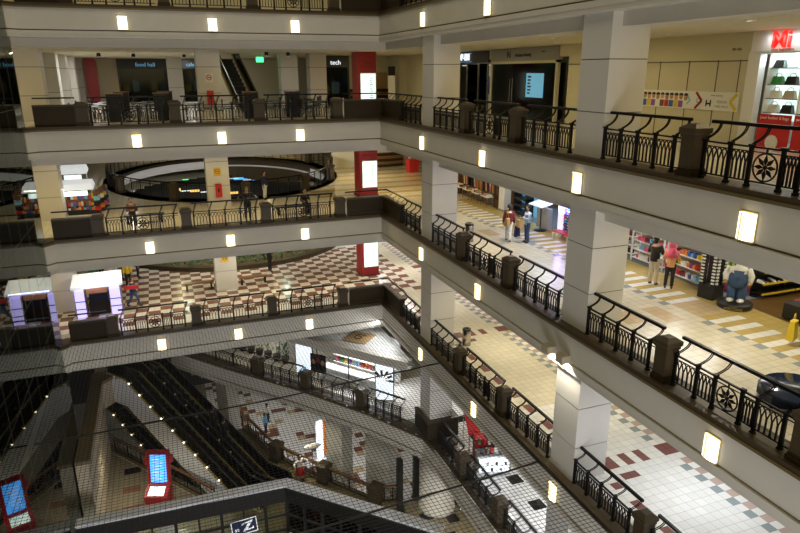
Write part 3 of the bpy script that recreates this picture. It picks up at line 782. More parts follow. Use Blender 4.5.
# ------------------------------------------------------------------ shops of the fifth gallery
def loc_e(s, d): return (-4.1 + UX * s + NX * d, 2.35 + UY * s + NY * d)     # along the front, inwards
def lightbox(s, label, face, deco):
    x, y = loc_e(s, .0); r = root('advertising_lightbox', label, 'lightbox', (x, y, -4.8), -.45)
    MB().box(-.52, 0, .0, .52, .22, 2.7).build('case', 'steel', r); MB().box(-.47, -.012, .1, .47, .0, 2.62).build('display', face, r, label='bright white display face')
    deco(r); return r
def deco1(r):
    for (x, z, s) in ((-.25, .4, .16), (0, .55, .22), (.22, .38, .15)):
        MB().box(x - s / 2, -.02, z - s, x + s / 2, -.012, z + s * .6).build('printed_bottle', 'screen_cyan', r)
def deco2(r):
    text('printed_heading', 'beauty', 'red', .2, (0, -.02, 2.25), FACE_Y, r, .003)
    for i in range(5):
        t = math.radians(125 - i * 32); c = Vector((-.12, -.02, 1.25)); d = Vector((math.cos(t), 0, math.sin(t)))
        MB().bar(c + d * .34, c + d * .62, .13, .012, up=(0, 1, 0)).build('printed_lipstick', 'black', r); MB().bar(c + d * .18, c + d * .33, .05, .012, up=(0, 1, 0)).build('printed_tip', 'red', r)
lightbox(0, 'tall white lightbox on the fifth gallery with faint mint bottles at its foot', 'white_glow', deco1)
lightbox(5.6, 'tall white lightbox on the fifth gallery showing fanned dark lipsticks', 'white_glow', deco2)
sh = root('cosmetics_shop', 'brightly lit cosmetics shop unit between the two white lightboxes', 'shop unit', (*loc_e(0, 0), -4.8), ANG)
MB().box(.7, 2.2, 0, 5.2, 2.35, 2.7).build('back_panel', 'white', sh)
for i, z in enumerate((.5, .95, 1.4, 1.85)):
    MB().box(.8, 1.75, z, 5.1, 2.2, z + .05).build('shelf', 'white', sh)
MB().box(.8, 1.7, 2.15, 5.1, 1.78, 2.62).build('header_sign', 'white_glow', sh, label='glowing header sign with blue lettering')
text('header_lettering', 'beauty  cosmetics', 'blue', .34, (2.9, 1.69, 2.38), FACE_Y, sh, .006)
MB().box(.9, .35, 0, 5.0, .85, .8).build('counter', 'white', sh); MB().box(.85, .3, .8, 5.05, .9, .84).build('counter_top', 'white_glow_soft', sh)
for x in (.75, 3.0, 5.15): MB().bar((x, .3, 0), (x, .3, 2.7), .05).build('post', 'iron', sh)
MB().bar((.6, .2, 2.35), (5.3, .2, 2.35), .05).bar((.6, .2, 1.55), (5.3, .2, 1.55), .03).build('rail', 'iron', sh)
po = root('poster_board', 'black poster board with faces standing beside the mint lightbox', 'poster', (*loc_e(1.25, -.25), -4.8), -.75)
MB().box(-.5, 0, .7, .5, .04, 1.85).build('board', 'black_gloss', po); MB().bar((-.3, .05, 0), (-.3, .05, .7), .03).bar((.3, .05, 0), (.3, .05, .7), .03).build('leg', 'steel', po)
for i, x in enumerate((-.3, 0, .3)): MB().ball((x, -.004, 1.35 + .12 * (i % 2)), .13, 8, (1, .06, 1.3)).build('printed_face', 'skin' if i != 1 else 'maroon', po)
pb = {}
def product(kind):
    if kind in pb: return pb[kind]
    nm, c, sz = kind; pb[kind] = (MB().box(-sz[0] / 2, -sz[1] / 2, 0, sz[0] / 2, sz[1] / 2, sz[2]) if nm != 'bottle' else MB().cyl(0, 0, 0, sz[2] * .75, sz[0] / 2, n=8).cyl(0, 0, sz[2] * .75, sz[2], sz[0] / 4, n=6)).mesh(nm, c); return pb[kind]
cc = ['pink', 'sky', 'yellow', 'orange', 'white', 'green', 'red', 'purple']
for i, z in enumerate((.55, 1.0, 1.45, 1.9)):
    for j in range(14):
        s = 1.0 + j * .3; nm = 'cosmetics_carton'; c = cc[(i * 3 + j * 5) % 8] if i < 3 else 'maroon'
        x, y = loc_e(s, 1.95); o = link(nm, product(('carton', c, (.2, .14, .22 + .04 * ((i + j) % 2)))), None, (x, y, -4.8 + z), ANG)
        tag(o, 'small cosmetics carton on the white shelves between the two lightboxes', 'carton', 'cartons in the cosmetics shop')
# ribbed canopy roof over these shops
rf = root('shop_roof', 'white ribbed shop roof with a brown diamond emblem, tucked under the fourth fascia', 'roof')
RP = [loc_e(-2.6, -.35), loc_e(6.6, -.35), (0.35, -4.2), (0.35, 2.2), (-4.6, 4.8)]
RP = [(-5.9, 4.3), (-4.75, 2.0), (0.05, -3.7), (0.35, -4.0), (0.35, 1.6), (-2.5, 4.8)]
MB().prism(RP, -2.05, -1.9).build('roof_slab', 'grey', rf)
mb = MB(); y = -3.4
while y < 3.6:
    xl = -4.75 + (2.0 - y) * 4.8 / 5.7 if y < 2 else -4.75 - (y - 2) * .5
    mb.box(xl + .55, y, -1.9, .3, y + .07, -1.84); y += .19
mb.build('rib', 'white', rf)
mb = MB(); sweep(mb, [(-5.9, 4.3), (-4.75, 2.0), (0.05, -3.7)], -.06, .5, -2.35, -1.86); mb.build('front_fascia', 'plaster', rf)
c = Vector((-1.35, .15, 0)); mb = MB().prism([(c.x - 1.0, c.y), (c.x, c.y - 1.0), (c.x + 1.0, c.y), (c.x, c.y + 1.0)], -1.84, -1.80); mb.build('emblem_plate', 'wood_light', rf, label='brown diamond plate')
rp = [(c.x + (.38 - .02 * q) * math.cos(q * .5), c.y + (.38 - .02 * q) * math.sin(q * .5), -1.79) for q in range(18)]; MB().tube(rp, .03, 5).build('emblem_swirl', 'granite_dark', rf)
area('shop_strip_light', (*loc_e(3, 1.2), -2.2), (0, 0, ANG), 4.5, .4, 260, (.95, .97, 1))
area('shop_strip_light', (*loc_e(-4, 2.2), -2.2), (0, 0, ANG), 3.5, .4, 110, (.95, .97, 1))
# clothes shop and plants to the left of the lightbox
area('shop_roof_fill', (-.25, -1.0, -.9), (0, .75, 0), .15, 4.5, 95, (.95, .97, 1))  # unseen fill added to brighten the ribbed shop roof
wl = root('white_partition', 'tall white partition panel behind the netted railing left of the mint lightbox', 'partition', (*loc_e(-2.2, 1.6), -4.8), ANG)
MB().box(-1.1, 0, 0, 1.1, .1, 2.8).build('panel', 'white', wl); MB().box(-1.15, -.02, 0, -1.1, .12, 2.85).build('edge_strip', 'steel', wl)
for i in range(7):
    x, y = loc_e(-6.6 + i * .72, .9); pl = root('potted_shrub', 'dark leafy shrub in the row behind the netted railing near the escalators', 'plant', (x, y, -4.8), i, 'shrubs by the escalators')
    MB().cyl(0, 0, 0, .4, .2, .26, 12).build('pot', 'granite_dark', pl); mb = MB()
    for q in range(46):
        t = random.uniform(0, 2 * PI); h = random.uniform(.4, 1.3); rr = random.uniform(.03, .2) * (1.4 - h * .6); p = Vector((rr * math.cos(t), rr * math.sin(t), h)); d = Vector((math.cos(t), math.sin(t), .8)).normalized() * .2; e = Vector((-math.sin(t), math.cos(t), 0)) * .05
        mb.quad(p, p + d / 2 + e, p + d, p + d / 2 - e)
    mb.build('foliage', 'leaf', pl); MB().cyl(0, 0, .4, .9, .02, n=6).build('stem', 'wood', pl)
# red cart with lit glass counter
ct = root('vendor_cart', 'red vendor cart with sloping red top and brightly lit glass counter', 'cart', (1.98, -9.2, -4.8), -.3)
MB().box(-.75, -.95, .05, .75, -.35, .95).build('counter', 'white', ct); MB().box(-.72, -.97, .2, .72, -.955, .85).build('lit_front', 'white_glow', ct, label='glowing glass front')
MB().box(-.78, -.98, .95, .78, -.3, 1.0).build('counter_top', 'grey', ct)
MB().box(-.74, -.985, .18, -.68, -.97, .87).box(.68, -.985, .18, .74, -.97, .87).box(-.74, -.985, .5, .74, -.97, .53).build('counter_frame', 'steel', ct)
for i in range(6): MB().box(-.55 + i * .2, -.98, .24 + .3 * (i % 2), -.43 + i * .2, -.97, .40 + .3 * (i % 2)).build('displayed_gadget', ['black', 'grey', 'navy'][i % 3], ct)
MB().hexa([(-.95, .35, 1.25), (-.1, .35, 1.25), (-.1, 2.2, 1.7), (-.95, 2.2, 1.7)], [(-.95, .35, 1.33), (-.1, .35, 1.33), (-.1, 2.2, 1.79), (-.95, 2.2, 1.79)]).build('canopy', 'red', ct)
MB().box(-.72, -.2, .2, -.3, .5, 1.35).build('side_panel', 'red', ct)
for x, y, hz_ in ((-.9, .42, 1.27), (-.15, .42, 1.27), (-.9, 2.1, 1.7), (-.15, 2.1, 1.7)): MB().bar((x, y, 0), (x, y, hz_), .05).build('post', 'steel', ct)
MB().box(-.3, -.1, .1, .75, .6, 1.15).build('cabinet', 'maroon', ct)
for i in range(16):
    x, y = -.55 + (i % 6) * .22, -.75 + (i // 6) * .5; c = ['black', 'steel', 'red', 'white', 'navy'][i % 5]
    th = math.sin(-.3), math.cos(-.3); zz = .99 if y < -.3 else 1.16
    if i // 6 == 2: zz = 1.16; y = .45
    o = link('phone_case_box', product(('gadget', c, (.14, .1, .28))), None, (1.98 + x * th[1] - y * th[0], -9.2 + x * th[0] + y * th[1], -4.8 + zz), -.3 + i)
    tag(o, 'small gadget box standing on the red vendor cart', 'box', 'gadget boxes on the red cart')
area('cart_light', (1.6, -10.5, -4.1), (PI / 2, 0, 0.1), 1.2, .3, 6, (.8, .9, 1.0))
# bright kiosk on the lowest floor
k = root('display_stand', 'slender glowing white display stand on the lowest patterned floor', 'display stand', (-2.05, 8.2, -14.8), .5)
MB().box(-.45, -.3, 0, .45, .3, .3).build('base', 'white', k); MB().box(-.35, -.1, .3, .15, .1, 3.4).build('glow_panel', 'white_glow', k); MB().box(.2, -.12, .6, .5, .12, 3.2).build('side_panel', 'orange', k)
area('low_light', (-2.6, 6.2, -11), (0, 0, 0), 1, 1, 90, (.9, .9, 1.0))
for (x, y, p) in ((-4, 14, 190), (-9, 16, 80), (1.5, 6, 110)): area('low_light', (x, y, -6.7), (0, 0, 0), 1, 1, p, NEUT)
for (x, y, p) in ((-14.3, 1.2, 40), (-12.3, -1.8, 70), (-5.0, -.5, 45), (-2.2, -7.5, 70), (2.0, -9, 60)): area('low_fill', (x, y, -6.75), (0, 0, 0), .3, .3, p, CREAM, 'DISK')  # unseen fills added over the sixth level to lift its floor and round column
# dark frames standing by the round column
for i, (x, y) in enumerate(((-.86, -4.95), (.35, -4.2))):
    r = root('door_frame_post', 'black square post %s' % ('left of the round white column, nearer the railing' if i == 0 else 'right against the round white column'), 'post', (x, y, -9.8)); MB().box(-.14, -.14, 0, .14, .14, 3.2).build('shaft', 'black', r); MB().box(-.2, -.2, 0, .2, .2, .06).build('foot', 'black', r)
# queue post
q = root('barrier_post', 'slim chrome barrier post beside the round white column', 'post', (2.3, -5.9, -9.8)); MB().lathe(0, 0, [(0, 0), (.17, 0), (.17, .03), (.03, .06), (.03, .95), (.05, .97), (0, 1.0)], 14).build('stand', 'steel', q)

# ------------------------------------------------------------------ safety net tied to the fourth gallery ledge
net = root('safety_net', 'wide black safety net stretched across the void at the fourth gallery ledge', 'net', (0, 0, 0.1))
net['kind'] = 'thing'
mb = MB(); st = .15; th = .010
x = GX + .12
while x < -.06: mb.box(x - th / 2, -27, -th / 2, x + th / 2, -.06, th / 2); x += st
y = -.1
while y > -27: mb.box(GX + .1, y - th / 2, -th / 2, -.06, y + th / 2, th / 2); y -= st
mb.build('netting', 'net_cord', net)
for (y, w) in ((-8.5, .07), (-16.5, .07), (-24, .07)):
    pts = [(GX + .1 + (15.85) * t / 12, y + (t / 12 - .5) * .9, -.12 * math.sin(PI * t / 12) + .02 * math.sin(t * 5)) for t in range(13)]
    MB().tube(pts, w / 2, 5).build('cable', 'black', net, label='thick dark support cable')
MB().bar((-.08, 0, 0), (-.08, -27, 0), .03).bar((GX + .12, -.08, 0), (-.08, -.08, 0), .03).build('edge_rope', 'black', net)

# ================================================================== right side shops, second gallery
po = root('wall_banner', 'long wall banner with faces on the left and a blue and red chevron', 'banner', (6.17, -16.2, 11.2))
MB().box(-.01, 0, 0, .0, 7.6, .58).build('sheet', 'white', po)
for i in range(11):
    y = 4.35 - i * .22; c = ['skin', 'tan', 'peach'][i % 3]
    MB().ball((-.012, y, .36 + .03 * (i % 2)), .085, 8, (.1, 1, 1.2)).build('printed_face', c, po)
    MB().box(-.014, y - .10, .04, -.002, y + .10, .26).build('printed_shirt', ['red', 'blue', 'yellow', 'purple', 'white', 'brown'][i % 6], po)
    MB().ball((-.010, y, .45), .10, 8, (.1, 1, .6)).build('printed_hair', 'hair', po)
def chev(y, s, w, m):
    MB().bar((-.014, y + s, .29 + s), (-.014, y, .29), .012, w).bar((-.014, y, .29), (-.014, y + s, .29 - s), .012, w).build('printed_chevron', m, po)
chev(1.45, .26, .08, 'red_panel'); chev(1.95, .14, .04, 'sky'); chev(1.68, -.1, .03, 'sky'); chev(.30, -.24, .1, 'yellow')
text('printed_line', 'now leasing', 'grey', .10, (-.014, .85, .47), FACE_ATRIUM_X, po, .002); text('printed_line', 'VISION', 'grey', .13, (-.014, .62, .27), FACE_ATRIUM_X, po, .002)
text('printed_line', 'TAKE SPACE', 'grey', .10, (-.014, .62, .13), FACE_ATRIUM_X, po, .002)
MB().box(-.014, 1.05, .12, -.002, 1.10, .32).box(-.014, 1.22, .12, -.002, 1.27, .32).box(-.014, 1.05, .18, -.002, 1.27, .23).build('printed_mark', 'black', po)
wb = root('wall_board', 'small white board with a yellow arrow on the panelled wall behind the near column', 'sign', (6.17, -10.2, 10.95))
MB().box(-.01, -.1, 0, 0, 1.7, .62).build('sheet', 'white', wb); MB().prism([(-.016, 1.68), (-.002, 1.68), (-.002, 1.4), (-.016, 1.4)], .1, .5).build('printed_arrow', 'yellow', wb); MB().box(-.016, .8, .1, -.002, 1.0, .3).build('printed_mark', 'black', wb)
# shop with red lettering
s = root('bag_shop', 'bag shop front with big red lettering and lit glass shelves', 'shop', (6.2, -16.35, 10.2))
MB().box(0, -3.6, 0, .25, -.0, .01).box(-.05, -.42, 0, .2, 0, 2.75).build('side_pilaster', 'white', s)
MB().box(-.10, -3.6, 2.75, .0, -.1, 3.36).build('fascia_board', 'white', s, label='white shop fascia')
MB().box(2.2, -3.6, 0, 2.3, 0, 2.75).build('back_wall', 'screen_mint' if False else 'white', s); MB().box(0, -3.6, 2.7, 2.3, 0, 2.75).build('soffit', 'white', s)
text('red_lettering', 'Mi', 'red_glow', .66, (-.14, -.78, 3.05), FACE_ATRIUM_X, s, .03, 'LEFT', .004)
text('small_red_line', 'shoes bags leather', 'red', .1, (-.12, -.8, 2.80), FACE_ATRIUM_X, s, .004, 'LEFT')
text('unit_number', '08-10A', 'black', .12, (-.06, .45, 2.85), FACE_ATRIUM_X, s, .004)
for j, y in enumerate((-.62, -1.75, -2.9)):
    MB().box(.1, y - .02, 0, .5, y + .02, 2.7).build('shelf_upright', 'white', s)
for i, z in enumerate((1.02, 1.42, 1.82, 2.28)):
    MB().box(.12, -3.5, z, .5, -.62, z + .025).build('glass_shelf', 'steel', s)
MB().box(.5, -3.6, .8, .54, -.5, 2.72).build('lit_back', 'screen_mint', s, label='pale lit backing')
for j, y in enumerate((-.68, -1.85)):
    rp = root('price_poster', 'red sale poster below the bag shelves, %s' % ('the one next to the white pilaster' if j == 0 else 'the one cut by the picture edge'), 'poster', (6.17, -16.35 + y, 10.2))
    MB().box(-.02, -1.08, .0, .0, 0, 1.0).build('sheet', 'red', rp)
    text('heading', 'your leather & bags', 'white', .12, (-.03, -.54, .9), FACE_ATRIUM_X, rp, .003); text('price_line', 'ALL STOCK', 'white', .16, (-.03, -.54, .66), FACE_ATRIUM_X, rp, .003)
    MB().lathe(0, 0, [(0, 0), (.2, 0)], 16) ; b = MB().ball((-.02, -.55, .2), .22, 12, (.05, 1, 1)); b.build('printed_disc', 'white', rp)
hb = {}
def handbag(c):
    if c in hb: return hb[c]
    b = MB(); b.hexa([(-.1, -.17, 0), (.1, -.17, 0), (.1, .17, 0), (-.1, .17, 0)], [(-.05, -.14, .22), (.05, -.14, .22), (.05, .14, .22), (-.05, .14, .22)])
    h = MB().tube([(0, .1 * math.cos(PI * q / 8), .21 + .1 * math.sin(PI * q / 8)) for q in range(9)], .01, 5)
    hb[c] = (b.mesh('bag_body', c), h.mesh('bag_handle', 'black')); return hb[c]
for i, z in enumerate((1.045, 1.445, 1.845, 2.305)):
    for j in range(6):
        y = -.85 - j * .46
        if abs(y + 1.75) < .1 or abs(y + 2.9) < .1: continue
        c = [['white', 'black', 'navy', 'white', 'black', 'grey'], ['white', 'beige', 'white', 'tan', 'white', 'grey'], ['green', 'black', 'black', 'navy', 'green', 'black'], ['black', 'white', 'black', 'tan', 'grey', 'black']][i][j]
        r = root('handbag', '%s handbag on the %s lit shelf of the bag shop, %s along it' % (c, ['lowest', 'second', 'third', 'top'][i], ORD[j]), 'handbag', (6.5, -16.35 + y, 10.2 + z), .1 * (j % 3))
        a, b = handbag(c); link('bag_body', a, r); link('bag_handle', b, r)
area('bag_shop_light', (6.55, -18.0, 12.85), (0, 0, 0), .4, 2.6, 45, (.85, .95, 1.0))
area('bag_shop_sign_light', (5.9, -18.0, 13.3), (0, -.9, 0), .2, 2.0, 6, (.9, .95, 1.0))
# dark salon shop with grey fascia and cyan screen
s = root('dark_salon', 'closed dark shop front with grey fascia, glass doors and cyan screen', 'shop', (6.2, -.5, 10.2))
MB().box(-.05, -5.9, 2.72, .15, .35, 3.3).build('fascia_board', 'grey', s); text('shop_name', 'nirvana beauty', 'black', .26, (-.07, -2.9, 3.0), FACE_ATRIUM_X, s, .006)
text('shop_initial', 'N', 'black', .5, (-.07, -1.55, 3.02), FACE_ATRIUM_X, s, .006); text('unit_number', '08-12', 'black', .14, (-.07, -4.7, 3.1), FACE_ATRIUM_X, s, .004)
MB().box(-.06, -5.85, 0, .1, -5.7, 2.72).box(-.06, .2, 0, .1, .35, 2.72).box(-.06, -5.85, 2.6, .1, .35, 2.72).build('door_frame', 'cream_wall', s)
MB().box(.0, -5.7, 0, .04, -1.95, 2.6).build('glass_pane', 'glass_dark', s); MB().box(0.0, -1.9, 0, .04, .2, 2.6).build('glass_pane', 'glass_dark', s)
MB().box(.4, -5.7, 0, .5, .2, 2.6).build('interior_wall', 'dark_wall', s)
for y in (-1.8, -2.05): MB().bar((-.08, y, .6), (-.08, y, 1.9), .03).build('door_handle', 'steel', s)
MB().box(-.03, -4.75, 1.05, -.01, -3.25, 2.15).build('screen', 'screen_cyan', s, label='cyan screen behind the glass')
mb = MB()
for i in range(6): mb.box(-.04, -3.62 - .04 * (i % 3), 1.2 + i * .15, -.03, -3.40, 1.28 + i * .15)
mb.build('screen_text', 'navy', s)
# bright corner shop beside it
s = root('corner_boutique', 'open boutique with glowing cyan sign on black fascia beside the first column', 'shop', (6.2, 3.9, 10.2))
MB().box(-.05, -3.8, 2.7, .15, .1, 3.3).build('fascia_board', 'black', s); text('shop_sign', 'YOP-EM', 'white_glow', .5, (-.08, -.7, 3.0), FACE_ATRIUM_X, s, .02, 'CENTER', .008)
b = MB()
for q in ((-1.85, 2.75, .3, 2.78), (-1.85, 3.2, .3, 3.23)): b.box(-.09, q[0], q[1], -.06, q[2] , q[3])
b.build('sign_border', 'screen_cyan', s)
MB().box(1.6, -3.8, 0, 1.7, .1, 2.7).build('back_wall', 'beige', s); MB().box(.2, -3.6, 2.55, 1.5, -.1, 2.6).build('light_tray', 'white_glow_soft', s)
for y in (-3.75, -2.6, -1.2): MB().box(-.02, y, 0, .04, y + .07, 2.7).build('mullion', 'steel', s)
MB().box(-.0, -3.7, 0, .02, -1.2, 2.65).build('glass_pane', 'glass_clear', s); MB().box(.3, -3.1, 0, .36, -2.3, 2.2).build('poster_panel', 'peach', s); 
for i in range(5): MB().ball((.28, -2.5 - .12 * (i % 3), .5 + .35 * i), .16, 8, (.1, 1, 1)).build('poster_figure', ['maroon', 'skin', 'white', 'red', 'hair'][i], s)
for i in range(5): MB().box(.9, -3.2 + i * .55, 1.0, 1.0, -2.85 + i * .55, 2.0).build('hanging_garment', ['white', 'grey', 'denim', 'beige', 'white'][i], s)
area('boutique_light', (7.0, 2.2, 12.6), (0, 0, 0), .8, 2.6, 16, (.85, .95, 1))

# ================================================================== right side shops, third gallery
def gondola(x, y, z, L, label, ang=0, shelves=4, h=1.75):
    r = root('shelf_unit', label, 'shelf unit', (x, y, z), ang)
    for yy in (0, L): MB().box(-.02, yy - .02, 0, .03, yy + .02, h).box(.40, yy - .02, 0, .44, yy + .02, h).box(0, yy - .015, h - .03, .44, yy + .015, h).build('upright', 'white', r)
    for i in range(shelves): zz = .12 + i * (h - .25) / (shelves - .2); MB().box(0, 0, zz, .44, L, zz + .03).build('shelf', 'white', r)
    MB().box(.41, 0, .1, .43, L, h).build('back_panel', 'beige', r)
    return [(.12 + i * (h - .25) / (shelves - .2)) + .03 for i in range(shelves)]
pc = ['red', 'green', 'orange', 'sky', 'pink', 'white', 'purple', 'yellow', 'maroon', 'blue']
def fill(x, y, z, L, zs, rows, label, group, cols=pc, sz=(.13, .10, .17), step=.135):
    for i, zz in enumerate(zs):
        n = int((L - .1) / step)
        for j in range(n):
            c = cols[(i * 7 + j * 3 + (j * j) % 5) % len(cols)]
            o = link('boxed_toy', product((rows, c, (sz[0], sz[1], sz[2] * (.8 + .2 * ((i + j) % 2))))), None, (x + .14, y + .12 + j * step, z + zz)); tag(o, label, 'toy box', group)
zs = gondola(6.35, -15.9, 5.2, 2.0, 'white shelf unit of coloured toys right of the pink scarfed shopper'); fill(6.35, -15.9, 5.2, 2.0, zs, 'toy', 'coloured toy box on the white shelf unit right of the pink scarf', 'toys right of the pink scarf')
zs = gondola(6.5, -13.55, 5.2, 1.7, 'white shelf unit of pink boxes behind the two shoppers', shelves=5, h=1.95); fill(6.5, -13.55, 5.2, 1.7, zs, 'toy', 'pale or pink box on the shelf unit behind the two shoppers', 'pink boxes behind the two shoppers', ['pink', 'white', 'pink', 'maroon', 'white', 'sky'])
zs = gondola(6.7, -11.6, 5.2, 1.2, 'shelf unit with dark goods beside the near white column', shelves=5, h=1.95); fill(6.7, -11.6, 5.2, 1.2, zs, 'toy', 'dark toy box on the shelf unit beside the near column', 'dark boxes beside the near column', ['black', 'navy', 'maroon', 'grey'])
zs = gondola(7.8, -15.6, 5.2, 2.6, 'second row white shelf unit deeper in the toy shop', shelves=4, h=1.9); fill(7.8, -15.6, 5.2, 2.6, zs, 'toy', 'coloured toy box on the deeper shelf unit of the toy shop', 'toys deeper in the shop')
t = root('tag_sign', 'small yellow sign hanging above the shelf unit by the pink scarf', 'sign', (6.5, -15.1, 6.95)); MB().box(-.02, -.2, 0, 0, .2, .42).build('board', 'yellow', t)
# black accessory towers
for i, (x, y) in enumerate(((5.95, -16.4), )):
    r = root('accessory_tower', 'black revolving accessory tower with rows of pale eyewear', 'display stand', (x, y, 5.2), .2)
    MB().box(-.28, -.28, 0, .28, .28, .45).build('base', 'black', r)
    for a, b in ((-.2, -.2), (.2, -.2), (-.2, .2), (.2, .2)): MB().box(a - .07, b - .07, .45, a + .07, b + .07, 2.0).build('rack_column', 'black', r)
    for a, b in ((-.27, -.2), (-.2, -.27), (.2, -.27), (-.27, .2)):
        mb = MB()
        for q in range(13): mb.box(a - .05, b - .05, .55 + q * .11, a + .05, b + .05, .60 + q * .11)
        mb.build('eyewear_row', 'white', r, label='row of pale glasses')
# white square post and pink tubs
p_ = root('white_post', 'white square post behind the mannequin in overalls', 'post', (6.7, -16.75, 5.2)); MB().box(-.13, -.13, 0, .13, .13, 3.3).build('shaft', 'white', p_); MB().box(-.16, -.16, 0, .16, .16, .1).build('foot', 'white', p_)
for i in range(3):
    r = root('storage_bin', 'pink storage bin on the shop floor between tower and post, %s row' % ORD[i], 'bin', (7.2 + i * .75, -16.2, 5.2)); MB().hexa([(-.25, -.3, 0), (.25, -.3, 0), (.25, .3, 0), (-.25, .3, 0)], [(-.3, -.35, .4), (.3, -.35, .4), (.3, .35, .4), (-.3, .35, .4)]).build('tub', 'pink', r); MB().box(-.32, -.37, .4, .32, .37, .45).build('lid', 'white', r)
# shoe shelves
for j in range(2):
    r = root('shoe_rack', 'yellow edged rack of silver shoes behind the mannequin, %s bay' % ('bay next to it' if j == 0 else 'far'), 'shoe rack', (7.3 + j * 1.55, -16.9, 5.2), 0)
    for z in (.15, .5, .9, 1.3): MB().box(0, -.3, z, 1.5, .1, z + .03).build('shelf', 'black', r); MB().box(0, -.33, z - .01, 1.5, -.3, z + .05).build('shelf_edge', 'yellow', r)
    MB().box(0, .1, 0, 1.5, .14, 1.8).build('back_panel', 'black', r)
shoe = None
def shoe_mesh(c):
    b = MB(); b.hexa([(-.045, -.14, 0), (.045, -.14, 0), (.045, .13, 0), (-.045, .13, 0)], [(-.035, -.10, .05), (.035, -.10, .05), (.04, .12, .10), (-.04, .12, .10)]); return b.mesh('shoe', c)
shm = [shoe_mesh(c) for c in ('white', 'steel', 'black')]
for j in range(2):
    for i, z in enumerate((.53, .93, 1.33)):
        for q in range(9):
            o = link('shoe', shm[(q + i) % 3], None, (7.38 + j * 1.55 + q * .165, -17.05, 5.2 + z), .2 * (q % 2)); tag(o, 'shoe on the yellow edged racks behind the mannequin', 'shoe', 'shoes on the yellow edged racks')
# luggage
r = root('suitcase', 'black and maroon suitcases edge, lying case at the picture edge by the brown shop floor', 'suitcase', (6.95, -18.85, 5.2), .15)
r['label'] = 'dark suitcase lying on the brown shop floor near the shoe racks'
MB().box(-.4, -.28, .04, .05, .28, .5).build('shell', 'black', r); MB().box(.05, -.28, .04, .75, .28, .5).build('front_half', 'maroon', r, label='maroon half'); MB().tube([(-.1, -.3, .3), (-.1, -.34, .33), (.1, -.34, .33), (.1, -.3, .3)], .015, 5).build('handle', 'black', r)
for a in (-.35, .65):
    for b in (-.22, .22): MB().cyl(a, b, 0, .05, .03, n=8).build('wheel', 'rubber', r)
# mannequin in overalls on black plinth
mq = root('shop_mannequin', 'child sized mannequin in denim overalls and white shirt on a round black plinth', 'mannequin', (6.0, -17.35, 5.2), -.9)
MB().lathe(0, 0, [(0, .0), (.52, 0), (.52, .14), (.46, .18), (0, .18)], 24).build('plinth', 'black', mq, label='round black plinth')
text('plinth_lettering', 'WELCOME', 'brass', .11, (0, -.525, .06), FACE_Y, mq, .004)
for sgn in (-1, 1):
    MB().tube([(sgn * .13, .02, .24), (sgn * .14, .02, .5), (sgn * .13, 0, .8)], [.13, .14, .17], 12).build('overall_leg', 'denim', mq)
    MB().ball((sgn * .15, -.1, .24), .11, 10, (1, 1.6, .65)).build('shoe', 'white', mq)
    MB().tube([(sgn * .24, 0, 1.28), (sgn * .36, -.04, 1.05), (sgn * .34, -.18, .88)], [.11, .10, .075], 10).build('sleeve', 'white', mq)
    MB().ball((sgn * .34, -.22, .85), .07, 8).build('hand', 'tan', mq)
    MB().bar((sgn * .12, -.2, 1.2), (sgn * .14, .02, 1.4), .05, .02).build('strap', 'denim', mq)
MB().tube([(0, 0, .72), (0, -.02, .95), (0, 0, 1.12)], [.27, .28, .24], 16).build('overall_body', 'denim', mq); MB().tube([(0, 0, 1.1), (0, 0, 1.3), (0, 0, 1.4)], [.24, .22, .1], 16).build('shirt', 'white', mq)
MB().box(-.14, -.27, 1.0, .14, -.235, 1.25).build('bib', 'denim', mq); MB().lathe(0, 0, [(.0, 1.38), (.06, 1.38), (.06, 1.46)], 10).ball((0, 0, 1.60), .16, 14, (.9, 1, 1.15)).build('head', 'tan', mq)
MB().lathe(0, 0, [(.24, 1.66), (.17, 1.68), (.15, 1.8), (0, 1.83)], 16).build('hat', 'wood_light', mq)
# dotted stand, violet light column, display table, black shelf rack
r = root('accessory_wall', 'wall panel crowded with small colourful accessories beside the near column', 'display wall', (6.05, -9.6, 5.2)); MB().box(0, 0, .2, .1, 1.8, 2.3).build('board', 'navy', r)
pcs = [MB().box(-.04, -.035, -.035, 0, .035, .035).mesh('accessory_card', c) for c in ('white', 'pink', 'purple', 'red', 'sky')]
for i in range(14):
    for j in range(15):
        o = link('accessory_card', pcs[(i * 3 + j * 7 + i * j) % 5], None, (6.05, -9.5 + j * .118, 5.2 + .35 + i * .13)); tag(o, 'tiny accessory card hanging on the colourful display wall', 'card', 'cards on the accessory wall')
r = root('low_bench_display', 'low red edged display bench in front of the accessory wall', 'bench', (5.65, -9.0, 5.2)); MB().box(-.2, 0, .35, .2, 1.2, .4).build('top', 'red', r)
for y in (.05, 1.15):
    for x in (-.17, .17): MB().box(x - .02, y - .02, 0, x + .02, y + .02, .35).build('leg', 'white', r)
r = root('light_column', 'violet white glowing column between the display stand and accessory wall', 'light column', (6.1, -7.6, 5.2)); MB().box(-.12, -.22, .0, .12, .22, .2).build('base', 'white', r); MB().box(-.1, -.2, .2, .1, .2, 2.5).build('tube', 'violet_glow', r)
area('violet_spill', (5.8, -7.6, 6.6), (0, -PI / 2 - .5, 0), .5, 1.8, 60, BLUE)
r = root('display_table', 'slim display stand with white tilted top by the woman in denim', 'display stand', (5.8, -6.3, 5.2)); MB().lathe(0, 0, [(0, 0), (.3, 0), (.3, .04), (.03, .05), (.03, 1.25)], 16).build('pedestal', 'black', r); MB().hexa([(-.35, -.55, 1.2), (.25, -.55, 1.35), (.25, .55, 1.35), (-.35, .55, 1.2)], [(-.35, -.55, 1.24), (.25, -.55, 1.39), (.25, .55, 1.39), (-.35, .55, 1.24)]).build('top', 'white_glow_soft', r)
